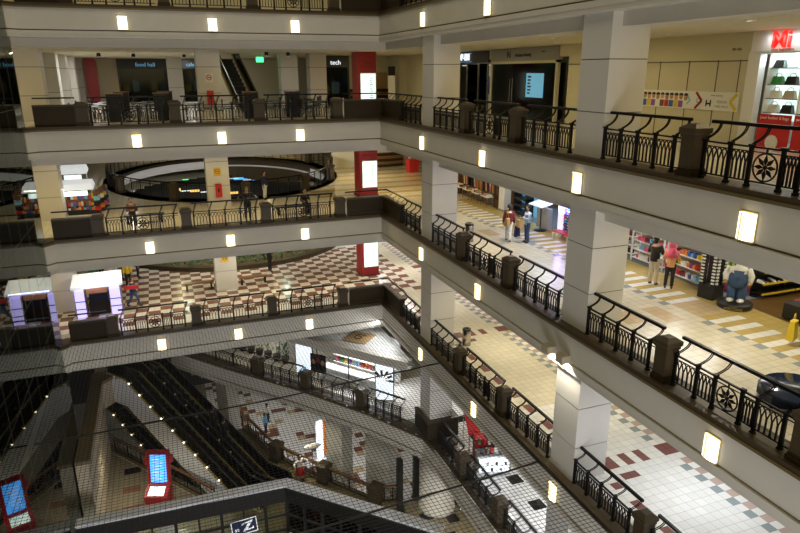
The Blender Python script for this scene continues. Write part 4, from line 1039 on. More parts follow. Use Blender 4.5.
MB().box(.1, -.5, .1, .3, .5, 1.1).build('product_rack', 'grey', r)
r = root('black_shelf_rack', 'black shelf rack with blue lit interior behind the two women', 'rack', (6.6, -3.6, 5.2))
for z in (.1, .45, .8, 1.15, 1.5): MB().box(0, 0, z, .5, 1.2, z + .12).build('shelf', 'black', r)
for y in (0, 1.15): MB().box(0, y, 0, .5, y + .05, 1.7).build('side', 'black', r)
MB().box(.5, -1.2, 0, .56, 2.0, 2.6).build('lit_panel', 'screen_cyan', r)
r = root('white_pilaster', 'pale pilaster between the clothes shop and the blue lit shop', 'pilaster', (6.35, -1.75, 5.2)); MB().box(-.1, -.3, 0, .3, .3, 3.3).build('shaft', 'white', r); MB().box(-.13, -.33, 0, .33, .33, .12).build('plinth', 'grey', r)
# clothes racks
gm = [MB().hexa([(-.03, -.16, 0), (.03, -.16, 0), (.03, .16, 0), (-.03, .16, 0)], [(-.02, -.22, .75), (.02, -.22, .75), (.02, .22, .75), (-.02, .22, .75)]).mesh('garment', c) for c in ('brown', 'maroon', 'tan', 'black', 'white', 'peach', 'navy')]
for i in range(4):
    y0 = -1.0 + i * 1.15; r = root('clothes_rack', 'clothes rack in the warm lit fashion shop, %s from the pale pilaster' % ORD[i], 'clothes rack', (6.6, y0, 5.2))
    MB().bar((0, 0, 1.5), (0, 1.0, 1.5), .035).build('rail', 'steel', r)
    for y in (0, 1.0): MB().bar((0, y, 0), (0, y, 1.52), .035).bar((-.2, y, .03), (.2, y, .03), .03).build('stand', 'steel', r)
    for q in range(7):
        g = link('garment', gm[(q * 3 + i) % 7], None, (6.6, y0 + .12 + q * .13, 5.2 + .72), PI / 2 + .1 * (q % 3)); tag(g, 'garment hanging on the racks of the fashion shop', 'garment', 'garments on the racks')
    gg = root('folded_clothes_table', 'table of folded clothes before the fashion shop racks, %s from the pilaster' % ORD[i], 'table', (6.15, y0 + .3, 5.2)); MB().box(-.22, 0, .55, .18, .8, .6).build('top', 'white', gg)
    for a in (-.2, .16):
        for b in (.03, .77): MB().box(a - .015, b - .015, 0, a + .015, b + .015, .55).build('leg', 'steel', gg)
    for q in range(4):
        o = link('folded_shirt', product(('folded', ['white', 'grey', 'tan', 'maroon'][(q + i) % 4], (.3, .16, .1 + .05 * (q % 2)))), None, (6.13, y0 + .42 + q * .19, 5.8)); tag(o, 'pile of folded clothing on the tables of the fashion shop', 'folded clothes', 'folded clothes')
struct('wall_shop', MB().box(7.6, -2.0, 5.2, 7.7, 3.9, 8.5).box(6.3, 3.7, 5.2, 7.7, 3.8, 8.5), 'brown')
area('toy_shop_light', (7.8, -14, 8.45), (0, 0, 0), 2.5, 4, 170, (1, .97, .95)); area('shoe_shop_light', (8, -18.4, 8.45), (0, 0, 0), 2, 2.5, 70, CREAM)
area('fashion_shop_light', (6.9, 1, 8.4), (0, 0, 0), 1, 4, 40, WARM); area('blue_shop_light', (7.6, -5, 8.4), (0, 0, 0), 1.5, 4, 80, (.7, .85, 1))
# litter bins
def bin_(x, y, z, label):
    r = root('litter_bin', label, 'bin', (x, y, z)); MB().lathe(0, 0, [(0, 0), (.2, 0), (.2, .72), (.19, .74)], 20).build('body', 'steel', r); MB().lathe(0, 0, [(.2, .74), (.2, .82), (.13, .84), (.13, .76), (0, .76)], 20).build('lid', 'black', r, label='dark open lid')
bin_(1.75, -6.9, 5.2, 'steel cylinder litter bin beside the first column on the third gallery'); bin_(1.75, -6.95, .2, 'steel cylinder litter bin beside the first column on the fourth gallery')

# ================================================================== interior beyond the far railings
tallc = 0
for k in 'BCD':
    z = LV[k] + .2; g = LN[k]
    r = root('directory_column', 'red clad square column with a lit directory screen, %s gallery' % g, 'column', (.3, 4.8, z)); MB().box(0, 0, 0, 1.12, 1.1, 3.35).build('red_cladding', 'red_panel', r); MB().box(-.06, -.06, 0, 1.18, 1.16, .12).build('plinth', 'maroon', r)
    MB().box(.12, -.05, .55, 1.1, 0, 2.2).build('screen_frame', 'steel', r); MB().box(.16, -.06, .6, 1.06, -.05, 2.15).build('screen', 'screen_mint', r, label='glowing pale directory screen')
    text('column_lettering', 'MALL', 'black', .2, (.6, -.012, 2.75), FACE_Y, r, .004); text('column_lettering', 'DIRECTORY', 'black', .15, (.6, -.012, 2.5), FACE_Y, r, .004)
    mb = MB()
    for i in range(10): mb.box(.68 + .05 * (i % 2), -.064, .8 + i * .12, .90 - .04 * (i % 3), -.061, .84 + i * .12)
    mb.build('screen_text', 'grey', r)
    # notices on the column face
    r = root('no_smoking_sign', '%s no smoking sign on the far column of the %s gallery' % ('white' if k == 'B' else 'yellow', g), 'sign', (-7.87, 5.09, z + 1.95))
    MB().box(-.2, -.015, -.22, .2, 0, .24).build('plate', 'yellow' if k != 'B' else 'white', r)
    MB().tube([(.13 * math.cos(2 * PI * q / 16), -.02, .04 + .13 * math.sin(2 * PI * q / 16)) for q in range(17)], .018, 4).bar((-.09, -.02, .13), (.09, -.02, -.05), .03, .01).build('ring_symbol', 'red', r); MB().box(-.09, -.025, .02, .09, -.016, .05).build('cigarette', 'black', r)
    if k != 'D':
        r = root('fire_hose_box', 'red fire box on the far column of the %s gallery' % g, 'fire box', (-7.87, 5.09, z + .55)); MB().box(-.17, -.12, 0, .17, 0, .75).build('cabinet', 'red', r); MB().box(-.05, -.13, .3, .05, -.12, .5).build('label_plate', 'black', r)
# kiosks by the glass wall
r = root('promotion_kiosk', 'kiosk with long glowing white canopy and violet lit display cases', 'kiosk', (-15.75, 3.1, .2)); r.scale = (1, 1, .82)
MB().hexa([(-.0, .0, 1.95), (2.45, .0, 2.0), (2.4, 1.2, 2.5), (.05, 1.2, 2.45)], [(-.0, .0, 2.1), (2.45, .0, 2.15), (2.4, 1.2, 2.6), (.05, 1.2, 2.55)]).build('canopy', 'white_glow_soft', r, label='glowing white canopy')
MB().box(.1, .1, .05, .6, .6, 1.8).build('display_case', 'violet_glow', r); MB().box(1.75, .1, .05, 2.3, .6, 1.8).build('display_case', 'violet_glow', r)
for x in (.08, .58, 1.73, 2.28):
    for zz in (.05,): MB().box(x, .05, .0, x + .05, .65, 1.95).build('case_frame', 'steel', r)
for z_ in (.6, 1.1): MB().box(.1, .04, z_, .6, .6, z_ + .04).box(1.75, .04, z_, 2.3, .6, z_ + .04).build('case_shelf', 'navy', r)
MB().box(.68, .2, 1.55, 1.68, .3, 1.85).build('red_header', 'peach', r, label='salmon red header board'); MB().box(.68, .5, .0, 1.7, 1.0, .9).build('counter', 'black', r); MB().box(.75, .45, .9, 1.65, .9, 1.4).build('goods', 'navy', r)
MB().box(2.45, .3, 1.5, 3.2, .4, 1.75).build('side_board', 'red', r)
area('kiosk_light', (-14.4, 3.1, 1.9), (-.6, 0, 0), 1.8, .3, 22, BLUE)
for t_, (x, y, w, hh) in enumerate(((-16.3, 6.0, 2.0, 1.25), (-16.3, 9.0, 1.5, 1.7))):
    r = root('sales_kiosk', 'busy goods kiosk under a pale glowing canopy on the third gallery, %s' % ('nearer the railing' if t_ == 0 else 'the one behind'), 'kiosk', (x, y, 5.2))
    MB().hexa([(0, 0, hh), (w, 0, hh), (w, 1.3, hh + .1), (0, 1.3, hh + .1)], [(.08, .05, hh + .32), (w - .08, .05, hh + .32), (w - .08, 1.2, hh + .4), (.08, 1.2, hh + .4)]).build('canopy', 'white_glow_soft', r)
    MB().box(0, .1, 0, w, .7, .75).build('counter', 'brown', r); MB().box(.3, .0, hh - .3, w - .3, .06, hh - .05).build('header_board', 'screen_mint', r)
    for xx in (0, w - .05): MB().box(xx, .05, 0, xx + .05, .1, hh).build('post', 'steel', r)
area('kiosk_light', (-15.3, 5.7, 6.6), (-.3, 0, 0), 1.6, .3, 10, (1, .95, .9))
for row, (yy, zz) in enumerate(((5.72, 5.42), (5.55, 5.2))):
    st_ = MB().box(-15.6, yy, zz, -14.1, yy + .17, zz + .22).build('display_step', 'black'); tag(st_, 'black display step before the nearer goods kiosk, %s one' % ('upper' if row == 0 else 'lower'), 'display step')
    for i in range(12):
        o = link('gift_item', product(('gift', pc[(i * 3 + row * 5) % 10], (.1, .09, .14 + .04 * (i % 3)))), None, (-15.53 + i * .125, yy + .08, zz + .22)); tag(o, 'small bright gift item on the counter of the nearer goods kiosk', 'gift', 'gift items on the kiosk counter')
for i in range(26):
    x = -16.35 + (i % 13) * .17; y = 5.95 + .2 * (i // 13); c = pc[(i * 7) % 10]
    o = link('gift_item', product(('gift', c, (.13, .12, .16 + .05 * (i % 3)))), None, (x + .1, y + .2, 5.95)); tag(o, 'small bright gift item on the counter of the nearer goods kiosk', 'gift', 'gift items on the kiosk counter')
for i in range(8):
    x = (-16.5 if i % 2 else -14.15) + .1 * (i // 2); r = root('goods_rack', 'tall narrow rack of %s goods beside the goods kiosk, %s' % (pc[i], ORD[i]), 'rack', (x, 5.6 + .35 * i, 5.2), .3 * i)
    MB().box(-.14, -.1, 0, .14, .1, .08).bar((0, 0, .08), (0, 0, 1.25), .04).build('stand', 'black', r)
    for q in range(4): MB().box(-.15, -.12, .2 + q * .27, .15, .12, .4 + q * .27).build('goods', [pc[i], 'black', pc[(i + 3) % 10], 'brown'][q], r)
# benches
def bench(x, y, z, L, label, ang=0, m='wood'):
    r = root('wooden_bench', label, 'bench', (x, y, z), ang); MB().box(0, -.2, .38, L, .2, .45).build('seat', m, r)
    for a in (.12, L - .2): MB().box(a, -.17, 0, a + .1, .17, .38).build('leg', 'granite_dark', r)
bench(-12.75, 2.3, 5.2, 1.9, 'dark bench on the third gallery with a person at its left end', m='black'); bench(-5.35, 1.7, 5.2, 1.9, 'dark bench on the third gallery with a person at its right end', m='black')
bench(-10.25, 5.9, .2, 1.7, 'brown bench left of the far column on the fourth gallery'); bench(-7.1, 5.9, .2, 1.7, 'brown bench right of the far column on the fourth gallery')
# oval opening railing on the third gallery
def oval(name, e, z, label, n=64, k=.15, m='iron'):
    r = root('curved_railing', label, 'railing', (0, 0, z)); P_ = ellipse_pts(e, n, k)
    MB().tube([(p[0], p[1], 1.05) for p in P_], .045, 5, False).build('handrail', m, r); MB().tube([(p[0], p[1], .12) for p in P_], .02, 4, False).tube([(p[0], p[1], .9) for p in P_], .018, 4, False).build('rail', m, r)
    for i in range(n):
        p = P_[i]; MB().box(p[0] - .03, p[1] - .03, 0, p[0] + .03, p[1] + .03, 1.05).build('post', m, r)
    Q = ellipse_pts(e, n * 5, k); mb = MB()
    for i, q in enumerate(Q): mb.box(q[0] - .011, q[1] - .011, .12, q[0] + .011, q[1] + .011, .9)
    mb.build('balusters', m, r)['kind'] = 'stuff'
oval('x', ELL, 5.24, 'black curved railing around the oval opening in the third gallery floor')
for i, t in enumerate((-150, -118, -88, -58, -30, -5, 22)):
    t = math.radians(t); pedestal((ELL[0] + (ELL[2] + .15) * math.cos(t), ELL[1] + (ELL[3] + .15) * math.sin(t), 5.24), t, 'granite pedestal in the curved railing of the oval opening, %s from the kiosks' % ORD[i], w=.42, h=1.05)
# garden and lights on the fourth gallery
e2 = (-6.2, 16.5, 8.1, 7.4)
gr = root('planting_bed', 'curved planting bed full of dark leaves at the back of the fourth gallery', 'planting bed', (0, 0, .2)); mb = MB(); ring(mb, e2, -.25, .15, 0, .28, 56); mb.build('kerb', 'granite', gr)
mb = MB()
for i in range(5200):
    t = random.uniform(0, 2 * PI); q = math.sqrt(random.random()) * .96; x = e2[0] + e2[2] * q * math.cos(t); y = e2[1] + e2[3] * q * math.sin(t); h = random.uniform(.05, 1.0)
    p = Vector((x, y, h)); a = random.uniform(0, 2 * PI); d = Vector((math.cos(a), math.sin(a), .7)).normalized() * .34; w = Vector((-math.sin(a), math.cos(a), 0)) * .07; mb.quad(p, p + d / 2 + w, p + d, p + d / 2 - w)
fo = mb.build('foliage', 'leaf', gr); fo['kind'] = 'stuff'
downlight(-10, 12, 3.4, 20, (.7, 1, .8)); downlight(-3, 13, 3.4, 25, (.7, 1, .8))
def glow_sign(x, y, z, w, h, m, label): 
    r = root('lit_sign', label, 'sign', (x, y, z)); MB().box(-w / 2, 0, 0, w / 2, .08, h).build('housing', 'black', r); MB().box(-w / 2 + .03, -.01, .03, w / 2 - .03, 0, h - .03).build('face', m, r); return r
nm = ['cyan', 'amber', 'white', 'green', 'pale mint', 'blue']
for i in range(22):
    m = ['screen_cyan', 'amber_glow', 'white_glow_soft', 'green_glow', 'screen_mint', 'screen_blue'][i % 6]
    x = -15 + (i * 5.3) % 15; zz = .5 + (i * .83) % 2.6
    glow_sign(x, 32.92, .2 + zz, .6 + .4 * (i % 3), .15 + .12 * (i % 2), m, 'small distant %s shop light seen beyond the oval opening' % nm[i % 6])['group'] = 'distant shop lights'
# second gallery interior
def shopfront(x0, x1, y, z, label, sign, smat):
    r = root('distant_shop', label, 'shop', (x0, y, z)); w = x1 - x0
    MB().box(0, 0, 2.55, w, .1, 3.3).build('fascia_board', 'black', r); text('shop_sign', sign, smat, .42, (w / 2, -.02, 2.85), FACE_Y, r, .01)
    MB().box(0, .0, 0, .12, .1, 2.55).box(w - .12, 0, 0, w, .1, 2.55).build('frame', 'black', r); MB().box(.12, .03, 0, w - .12, .06, 2.55).build('glass_pane', 'glass_dark', r)
    MB().box(0, 1.5, 0, w, 1.6, 2.6).build('back_wall', 'brown', r)
    for i in range(int(w / .7)):
        MB().box(.3 + i * .7, 1.0, .8, .75 + i * .7, 1.4, 1.3 + .3 * (i % 2)).build('display', ['amber_glow', 'screen_mint', 'red', 'amber_glow', 'screen_cyan'][i % 5], r)
shopfront(-13.2, -9.0, 25, 10.2, 'distant dark shop with cyan sign at the back of the second gallery', 'food hall', 'screen_cyan')
shopfront(-8.5, -7.0, 24, 10.2, 'distant narrow dark shop just right of the slim pillar', 'cafe', 'screen_cyan')
shopfront(.0, 1.9, 12, 10.2, 'dark glass shop with greenish interior left of the upper red column', 'tech', 'white_glow')
struct('wall_back_gallery', MB().box(-7.0, 24, 10.2, 2, 24.2, 13.5).box(-20, 26.5, 10.2, -13.2, 26.7, 13.5), 'cream_wall')
r = root('red_banner_column', 'narrow dark red column at the end of the row of white pillars', 'column', (-15.4, 24, 10.2)); MB().box(0, 0, 0, .8, .5, 3.3).build('shaft', 'red_panel', r); MB().box(-.05, -.05, 0, .85, .55, .15).build('plinth', 'maroon', r)
ex = root('exit_sign', 'small green glowing exit sign hanging below the ceiling beside the upper escalator', 'sign', (-4.3, 10.5, 13.05)); MB().box(-.22, 0, 0, .22, .06, .3).build('lamp_box', 'green_glow', ex); MB().bar((0, .03, .3), (0, .03, .48), .03).build('hanger', 'steel', ex)
for i, (x, y) in enumerate(((-13.4, 10), (-11.6, 11), (-8.7, 12), (-4.6, 6), (-3.3, 6.5))):
    area('spot_beam', (x, y, 13.3), (0, 0, 0), .2, .2, 10, (.8, .9, 1), 'DISK'); r = root('spot_cluster', 'bright spotlight under the second gallery ceiling, %s from the glass wall' % ORD[i], 'ceiling light', (x, y, 13.32))
    MB().cyl(0, 0, .0, .2, .12, .1, 12).build('housing', 'black', r); MB().lathe(0, 0, [(0, -.01), (.1, -.01)], 12).build('lens', 'white_glow', r)
# upper escalator
def up_escalator():
    r = root('escalator', 'dark escalator climbing out of the second gallery through its ceiling', 'escalator', (-5.6, 7.2, 10.2), PI / 2 + .12)
    P_ = [(0, 0, 0), (5.6, 0, 3.3)]
    for y in (-.6, .6):
        MB().bar((0, y, .5), (5.6, y, 3.8), .04, .8).build('balustrade_panel', 'glass_dark', r); MB().tube([(-.3, y, .5), (-.1, y, .95), (.2, y, 1.02), (5.6, y, 4.2)], .05, 6).build('handrail', 'steel', r)
        MB().bar((0, y, .1), (5.6, y, 3.4), .2, .1).build('deck', 'brass', r)
    mb = MB()
    for i in range(14): mb.box(i * .4, -.5, i * .235 - .25, i * .4 + .4, .5, i * .235)
    mb.build('steps', 'black', r)
up_escalator()
MB_ = MB()
# cafe tables and chairs
def chair_m():
    r = root('cafe_chair', 'x', 'chair'); MB().box(-.2, -.2, .43, .2, .2, .47).build('seat', 'black', r); MB().box(-.2, .17, .5, .2, .21, .92).build('backrest', 'black', r)
    for a in (-.17, .17):
        for b in (-.17, .17): MB().box(a - .02, b - .02, 0, a + .02, b + .02, .43).build('leg', 'steel', r)
    return r
def table_m():
    r = root('cafe_table', 'x', 'table'); MB().box(-.4, -.4, .71, .4, .4, .75).build('top', 'black', r); MB().lathe(0, 0, [(0, 0), (.25, 0), (.25, .03), (.04, .04), (.04, .71)], 12).build('pedestal', 'steel', r); return r
c0 = None; t0 = None; used = set()
for i in range(24):
    x = -13.6 + (i % 6) * 2.15 + .5 * ((i // 6) % 2); y = 1.9 + 1.5 * (i // 6)
    if abs(x + 7.9) < 1.5 and y > 4 or x > -1.2: continue
    if abs(x + 5.4) < 1.2 and y > 5.5: continue
    if t0 is None: t0 = table_m(); t = t0
    else: t = copy_tree(t0)
    t.location = (x, y, 10.2); tag(t, 'dark square cafe table behind the far railing of the second gallery', 'table', 'cafe tables on the second gallery')
    for dx, rz in ((-.62, PI / 2), (.62, -PI / 2)):
        if c0 is None: c0 = chair_m(); c = c0
        else: c = copy_tree(c0)
        c.location = (x + dx, y, 10.2); c.rotation_euler[2] = rz; tag(c, 'dark cafe chair at the tables behind the far railing of the second gallery', 'chair', 'cafe chairs on the second gallery')
# curved stone bench, wooden door and display by the end wall
for k, y0, x0 in (('B', 13.2, 2.2), ('C', 16.6, 4.6)):
    r = root('curved_counter', 'curved dark banded counter against the end wall of the %s gallery' % LN[k], 'counter', (x0, y0, LV[k] + .2))
    for i in range(5):
        P_ = [(q * .3, .35 - .35 * math.cos(q * .25 - 1.0), 0) for q in range(11)]
        mb = MB()
        for a, b in zip(P_[:-1], P_[1:]): mb.prism([(a[0], a[1] - .25), (b[0], b[1] - .25), (b[0], b[1] + .25), (a[0], a[1] + .25)], i * .22, i * .22 + .21)
        mb.build('band', 'wood' if i % 2 else 'granite_dark', r)
d = MB().box(4.2, 13.9, 10.2, 5.3, 14.0, 12.4).build('door_1', 'wood_light'); d['kind'] = 'structure'
r = root('pull_up_banner', 'slim black and white banner stand near the wooden door', 'banner', (4.6, 11, 10.2)); MB().box(-.25, 0, .05, .25, .03, 2.0).build('sheet', 'white', r); MB().box(-.25, -.01, 2.0, .25, .04, 2.6).build('top_panel', 'black', r); MB().box(-.3, -.1, 0, .3, .12, .06).build('foot', 'black', r)
r = root('red_planter', 'red square planter with small white flowers on the third gallery', 'planter', (7.0, 13.2, 5.2)); MB().hexa([(-.35, -.35, 0), (.35, -.35, 0), (.35, .35, 0), (-.35, .35, 0)], [(-.42, -.42, .95), (.42, -.42, .95), (.42, .42, .95), (-.42, .42, .95)]).build('box', 'red', r)
for i in range(6): MB().ball((.2 * math.cos(i), .2 * math.sin(i), 1.1 + .1 * (i % 3)), .12, 8).build('bloom', 'white' if i % 2 else 'leaf', r)

# ================================================================== people
def person(label, loc, rot, top='navy', bottom='black', pose='stand', arms='down', hair='hair', skirt=False, h=1.68, sleeves=True, scarf=None, shoes='black', extra=None):
    r = root('person', label, 'person', loc, rot); k = h / 1.7
    sit = pose == 'sit'; hz = .50 if sit else .90
    def V(x, y, z): return Vector((x, y, z)) * k
    sh = hz + .50; body = MB(); topm = MB(); botm = MB(); sm_ = MB()
    body.tube([V(0, 0, hz - .05), V(0, .01, hz + .1), V(0, .02, hz + .28), V(0, .01, sh - .06), V(0, 0, sh + .01)], [.14 * k, .135 * k, .125 * k, .15 * k, .08 * k], 14)
    body.tube([V(0, 0, sh - .02), V(0, -.01, sh + .08)], [.06 * k, .055 * k], 10); body.ball(V(0, -.015, sh + .19), .105 * k, 14, (.82, .95, 1.15)); body.ball(V(0, -.12, sh + .17), .018 * k, 6)
    for s in (-1, 1): body.ball(V(s * .09, 0, sh + .18), .022 * k, 6, (.5, 1, 1.4))
    topm.tube([V(0, 0, hz - .06), V(0, .01, hz + .1), V(0, .02, hz + .28), V(0, .01, sh - .08), V(0, 0, sh + .0)], [.165 * k, .155 * k, .145 * k, .17 * k, .09 * k], 14)
    for s in (-1, 1):
        S0 = V(s * .165, 0, sh - .05)
        if arms == 'down': E, Wp = V(s * .23, .02, sh - .32), V(s * .24, -.05, sh - .56)
        elif arms == 'out': E, Wp = V(s * .40, -.02, sh - .18), V(s * .46, -.22, sh - .22)
        elif arms == 'fold': E, Wp = V(s * .25, -.03, sh - .30), V(s * .06, -.24, sh - .27)
        elif arms == 'swing': E, Wp = V(s * .22, s * .12, sh - .30), V(s * .22, s * .18 - .14, sh - .50)
        else: E, Wp = V(s * .24, -.08, sh - .28), V(s * .16, -.30, sh - .30)
        body.tube([S0, (S0 + E) / 2, E], [.058 * k, .05 * k, .042 * k], 10); body.tube([E, (E + Wp) / 2, Wp], [.043 * k, .038 * k, .027 * k], 10); body.ball(E, .043 * k, 8); body.ball(S0, .06 * k, 8)
        d = (Wp - E).normalized(); C = Wp + d * .05 * k; side = Vector((0, 1, 0)) if abs(d.y) < .7 else Vector((1, 0, 0)); n = d.cross(side).normalized(); side = n.cross(d)
        body.ball(C, .042 * k, 8, (1, 1, 1))
        for q in range(4):
            b0 = C + side * (q - 1.5) * .018 * k + d * .02; L = [.06, .07, .065, .05][q] * k; m_ = b0 + d * L * .6; body.tube([b0, m_, m_ + (d * .8 + n * .5) * L * .5], [.010 * k, .009 * k, .007 * k], 6)
        body.tube([C - d * .01 + side * .03 * k, C + side * .055 * k + d * .03 * k], [.011 * k, .009 * k], 6)
        topm.tube([S0, (S0 + E) / 2, E], [.075 * k, .066 * k, .058 * k], 10); topm.ball(S0, .078 * k, 8)
        if sleeves: topm.tube([E, Wp + (E - Wp) * .12], [.058 * k, .044 * k], 10)
        HP = V(s * .085, 0, hz - .02)
        if sit: K, A = V(s * .11, -.42, hz - .0), V(s * .11, -.40, .07)
        elif pose == 'walk': K, A = V(s * .09, -.16 * s - .04, .49), V(s * .09, -.30 * s + .06, .08 + (.06 if s < 0 else 0))
        else: K, A = V(s * .10, -.01, .49), V(s * .11, .02, .07)
        body.tube([HP, (HP + K) / 2, K], [.085 * k, .075 * k, .055 * k], 12); body.tube([K, K * .6 + A * .4, A], [.054 * k, .055 * k, .036 * k], 10); body.ball(K, .055 * k, 8)
        sm_ = MB().ball(A + V(0, -.07, -.025), .05 * k, 10, (.9, 2.1, .85)); sm_.build('shoe', shoes, r)
        botm.tube([HP + V(0, 0, .05), (HP + K) / 2, K], [.105 * k, .092 * k, .072 * k], 12); botm.tube([K, K * .5 + A * .5, A + V(0, 0, .03)], [.072 * k, .065 * k, .055 * k], 12); botm.ball(K, .072 * k, 10)
    def vox(o, v):
        m = o.modifiers.new('remesh', 'REMESH'); m.mode = 'VOXEL'; m.voxel_size = v; m.use_smooth_shade = True
    vox(body.build('body', 'skin', r), .013); vox(topm.build('top', top, r), .018)
    if skirt: MB().lathe(0, 0, [(.15 * k, (hz + .08) * k), (.17 * k, (hz - .05) * k), (.30 * k, (hz - .42) * k), (.29 * k, (hz - .42) * k)], 18).build('skirt', bottom, r)
    else: vox(botm.build('trousers', bottom, r), .018)
    hh = MB(); hh.ball(V(0, .015, sh + .22), .112 * k, 12, (.92, 1.0, 1.0)); 
    if not scarf and hair == 'hair': hh.ball(V(0, .06, sh + .12), .09 * k, 10, (1.0, .7, 1.5 if skirt or h < 1.66 else .9))
    if scarf: MB().ball(V(0, .01, sh + .19), .125 * k, 14, (.95, 1.0, 1.15)).tube([V(0, .02, sh + .12), V(0, .03, sh - .02), V(0, .03, sh - .2)], [.11 * k, .16 * k, .22 * k], 14).build('headscarf', scarf, r)
    else: hh.build('hair', hair, r)
    for s in (-1, 1): MB().ball(V(s * .035, -.108, sh + .205), .010 * k, 6).build('eye', 'black', r)
    MB().ball(V(0, -.108, sh + .13), .02 * k, 6, (1, .4, .3)).build('mouth', 'maroon', r)
    return r
def bag(label, loc, c, s=(.34, .16, .3), rot=0, strap=.45, name='shoulder_bag'):
    r = root(name, label, 'bag', loc, rot); w, d, h = s
    MB().hexa([(-w / 2, -d / 2, 0), (w / 2, -d / 2, 0), (w / 2, d / 2, 0), (-w / 2, d / 2, 0)], [(-w / 2 * .8, -d / 3, h), (w / 2 * .8, -d / 3, h), (w / 2 * .8, d / 3, h), (-w / 2 * .8, d / 3, h)]).build('bag_body', c, r)
    MB().tube([(-w * .3, 0, h), (-w * .12, 0, h + strap), (w * .12, 0, h + strap), (w * .3, 0, h)], .012, 5).build('strap', c, r)
person('person in dark red top and white trousers, long dark hair, turned to the shops', (3.3, -7.65, 5.2), 2.6, 'maroon', 'white', 'walk', 'down', h=1.69)
bag('tan shoulder bag of the woman in the dark red top', (3.05, -7.95, 6.05), 'tan', rot=.6)
bag('dark shopping bag held by the woman in the dark red top', (3.68, -7.75, 5.45), 'navy', (.3, .14, .5), .4, .25, 'shopping_bag')
person('person in pale denim jacket and blue trousers with a brown handbag, facing the other woman', (4.0, -8.05, 5.2), -1.7, 'light_denim', 'denim', 'stand', 'fold', h=1.68)
bag('brown handbag held by the woman in the pale denim jacket', (3.62, -8.0, 5.95), 'wood_light', (.4, .2, .3), 1.4, .2, 'handbag')
person('person in black top and pale trousers standing beside the pink scarf', (5.1, -14.65, 5.2), 1.9, 'black', 'beige', 'stand', 'fold', h=1.78, sleeves=False)
person('person with a pink headscarf, orange top and black trousers by the toy shelves', (5.3, -15.2, 5.2), 2.3, 'peach', 'black', 'stand', 'fold', scarf='pink', h=1.65)
person('person at the picture edge on the third gallery carrying a yellow bag', (5.2, -20.75, 5.2), .6, 'black', 'black', 'walk', 'down', h=1.68)
bag('bright yellow carrier bag at the picture edge', (5.0, -20.15, 5.35), 'yellow', (.36, .2, .55), .4, .2, 'shopping_bag')
person('walking person in dark blue jacket and jeans beside the violet lit kiosk', (-12.9, 4.1, .2), 1.3, 'navy', 'denim', 'walk', 'swing', h=1.7)
person('person in pale grey top behind the violet lit kiosk', (-14.25, 7.9, .2), 0, 'white', 'grey', h=1.68)
person('person in yellow top behind the violet lit kiosk', (-13.3, 7.9, .2), .4, 'yellow', 'black', h=1.68)
for i, (x, y, c) in enumerate(((-15.2, 8.6, 'green'), (-14.8, 9.4, 'maroon'), (-13.8, 9.6, 'black'), (-12.8, 9.5, 'black'))):
    person('person in %s clothes in the crowd behind the kiosk, %s from the glass wall' % (c, ORD[i]), (x, y, .2), .5 * i, c, 'black', h=1.7)
person('person in black leaning with arms apart at the far railing of the third gallery', (-6.85, 1.0, 5.2), 0, 'black', 'black', 'stand', 'out', h=1.72)
person('person in navy near the curved railing of the oval opening', (-5.15, 6.3, 5.2), 1, 'navy', 'white', h=1.7)
person('seated person in patterned brown top on the left dark bench', (-12.35, 2.25, 5.2), .1, 'brown', 'black', 'sit', 'fold', h=1.7)
person('seated person in black on the right dark bench', (-3.75, 1.65, 5.2), .1, 'black', 'black', 'sit', 'forward', h=1.7)
person('dark dressed person beside the planting bed of the fourth gallery', (-4.9, 7.9, .2), 2, 'black', 'black', h=1.7)
person('person in blue top on the lowest patterned floor', (-5.2, 13.7, -14.8), 1, 'sky', 'navy', h=1.72)
person('person in white top on the lowest patterned floor near the one in blue', (-4.8, 15.2, -14.8), 2, 'white', 'black', h=1.7)
person('person in dark clothes on the lowest floor by the patterned tiles', (-6.9, 15.5, -14.8), 0, 'brown', 'black', h=1.7)
person('person in red skirt and white blouse beside the foot of the escalators', (-5.2, -.45, -9.8), .4, 'white', 'red', 'stand', 'out', skirt=True, h=1.72)
person('person with white hat and red clothes behind the glass pavilion', (-6.9, -6.6, -9.8), .3, 'red', 'red', hair='white', h=1.7)
for i in range(2): person('dark dressed person riding the escalator by the walkway, %s' % ('upper' if i == 0 else 'lower'), (P0[0] + NX * 2.1 + UX * (5.0 + i * .82), P0[1] + NY * 2.1 + UY * (5.0 + i * .82), -4.8 - 5.0 * (5.0 + i * .82) / 8.66 - .1), 2.2, 'black', 'black', h=1.7)
fn_ = root('fan_prop', 'pale round fan shaped prop on a stand beside the red skirt', 'prop', (-4.4, -.2, -9.8)); MB().bar((0, 0, 0), (0, 0, 1.7), .04).build('stand', 'steel', fn_); MB().ball((0, 0, 1.9), .5, 14, (1, .12, .4)).build('fan', 'white', fn_)

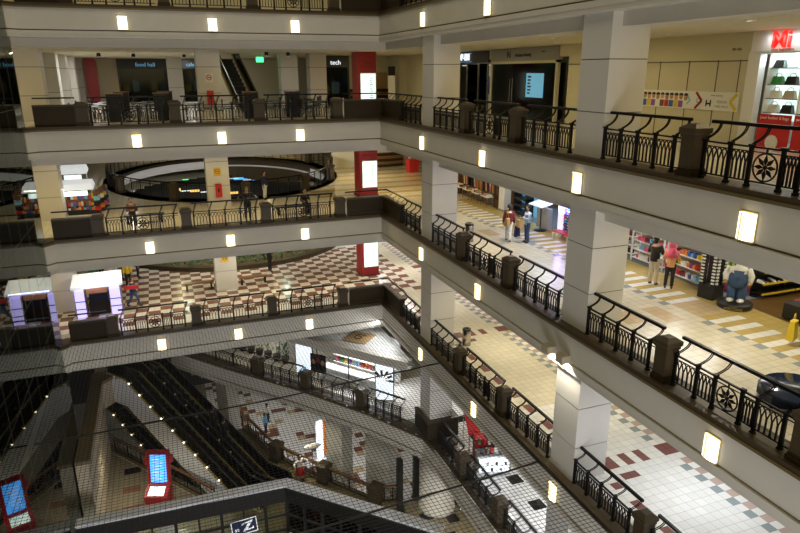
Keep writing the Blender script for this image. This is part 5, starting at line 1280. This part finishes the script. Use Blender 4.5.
# blue lidded counter seen through the star railing of the third gallery
r = root('blue_counter', 'low dark blue glossy counter behind the star ring railing of the third gallery', 'counter', (2.3, -22.55, 5.2), -.5)
MB().box(-.75, -.4, 0, .75, .4, .28).build('base', 'navy', r); MB().lathe(0, 0, [(.0, .36), (.80, .34), (.86, .28), (.0, .28)], 24).build('lid', 'blue_gloss', r)
for i, (x, y) in enumerate(((-12.5, 2.65), (-10.4, 2.65), (-6.1, 2.65), (-3.95, 2.65), (-12.3, 5.65), (-10.15, 5.65))):
    r = root('service_cabinet', 'dark waist high cabinet among the cafe tables, %s from the far column row' % ORD[i], 'cabinet', (x, y, 10.2)); r['label'] = 'dark service cabinet among the cafe tables of the second gallery'; r['group'] = 'cafe service cabinets'
    MB().box(-.35, -.25, .05, .35, .25, 1.25).build('body', 'black', r); MB().box(-.38, -.28, 1.25, .38, .28, 1.3).build('top', 'wood', r); MB().box(-.33, -.23, 0, .33, .23, .05).build('plinth', 'granite_dark', r)

# small pieces hang from the part they sit on
bpy.context.view_layer.update()
UNDER = {'strap': ('diffuser',), 'deck_lamp': ('deck',), 'screen_graphics': ('upright_screen', 'lower_screen'), 'letter': ('board',), 'border': ('board',), 'small_letters': ('board',), 'shop_name': ('fascia_board',), 'shop_initial': ('fascia_board',),
         'shop_sign': ('fascia_board',), 'sign_border': ('fascia_board',), 'red_lettering': ('fascia_board',), 'small_red_line': ('fascia_board',), 'unit_number': ('fascia_board',), 'door_handle': ('glass_pane',), 'screen_text': ('screen',),
         'printed_face': ('sheet', 'board'), 'printed_shirt': ('sheet',), 'printed_hair': ('sheet',), 'printed_chevron': ('sheet',), 'printed_line': ('sheet',), 'printed_mark': ('sheet',), 'printed_arrow': ('sheet',), 'heading': ('sheet',), 'price_line': ('sheet',),
         'printed_disc': ('sheet',), 'printed_lipstick': ('display',), 'printed_tip': ('display',), 'printed_heading': ('display',), 'printed_bottle': ('display',), 'header_lettering': ('header_sign',), 'column_lettering': ('red_cladding',), 'emblem_swirl': ('emblem_plate',),
         'plinth_lettering': ('plinth',), 'case_shelf': ('display_case',), 'ring_symbol': ('plate',), 'cigarette': ('ring_symbol',), 'lens': ('housing',), 'poster_figure': ('poster_panel',), 'end_strip': ('stone_wall',), 'label_plate': ('cabinet',), 'bib': ('overall_body',), 'hat': ('head',)}
def stem(n): return n.split('.')[0]
def centre(o):
    bb = [Vector(c) for c in o.bound_box]; return sum(bb, Vector()) / 8 + o.location
for o in list(bpy.data.objects):
    st = stem(o.name)
    if st in UNDER and o.parent and o.parent.parent is None:
        c = [q for q in o.parent.children if stem(q.name) in UNDER[st] and q != o and q.parent == o.parent]
        c = [q for q in c if q.location.length < 1e-6 and Vector(q.rotation_euler).length < 1e-6]
        if c: o.parent = min(c, key=lambda q: (centre(q) - centre(o)).length)
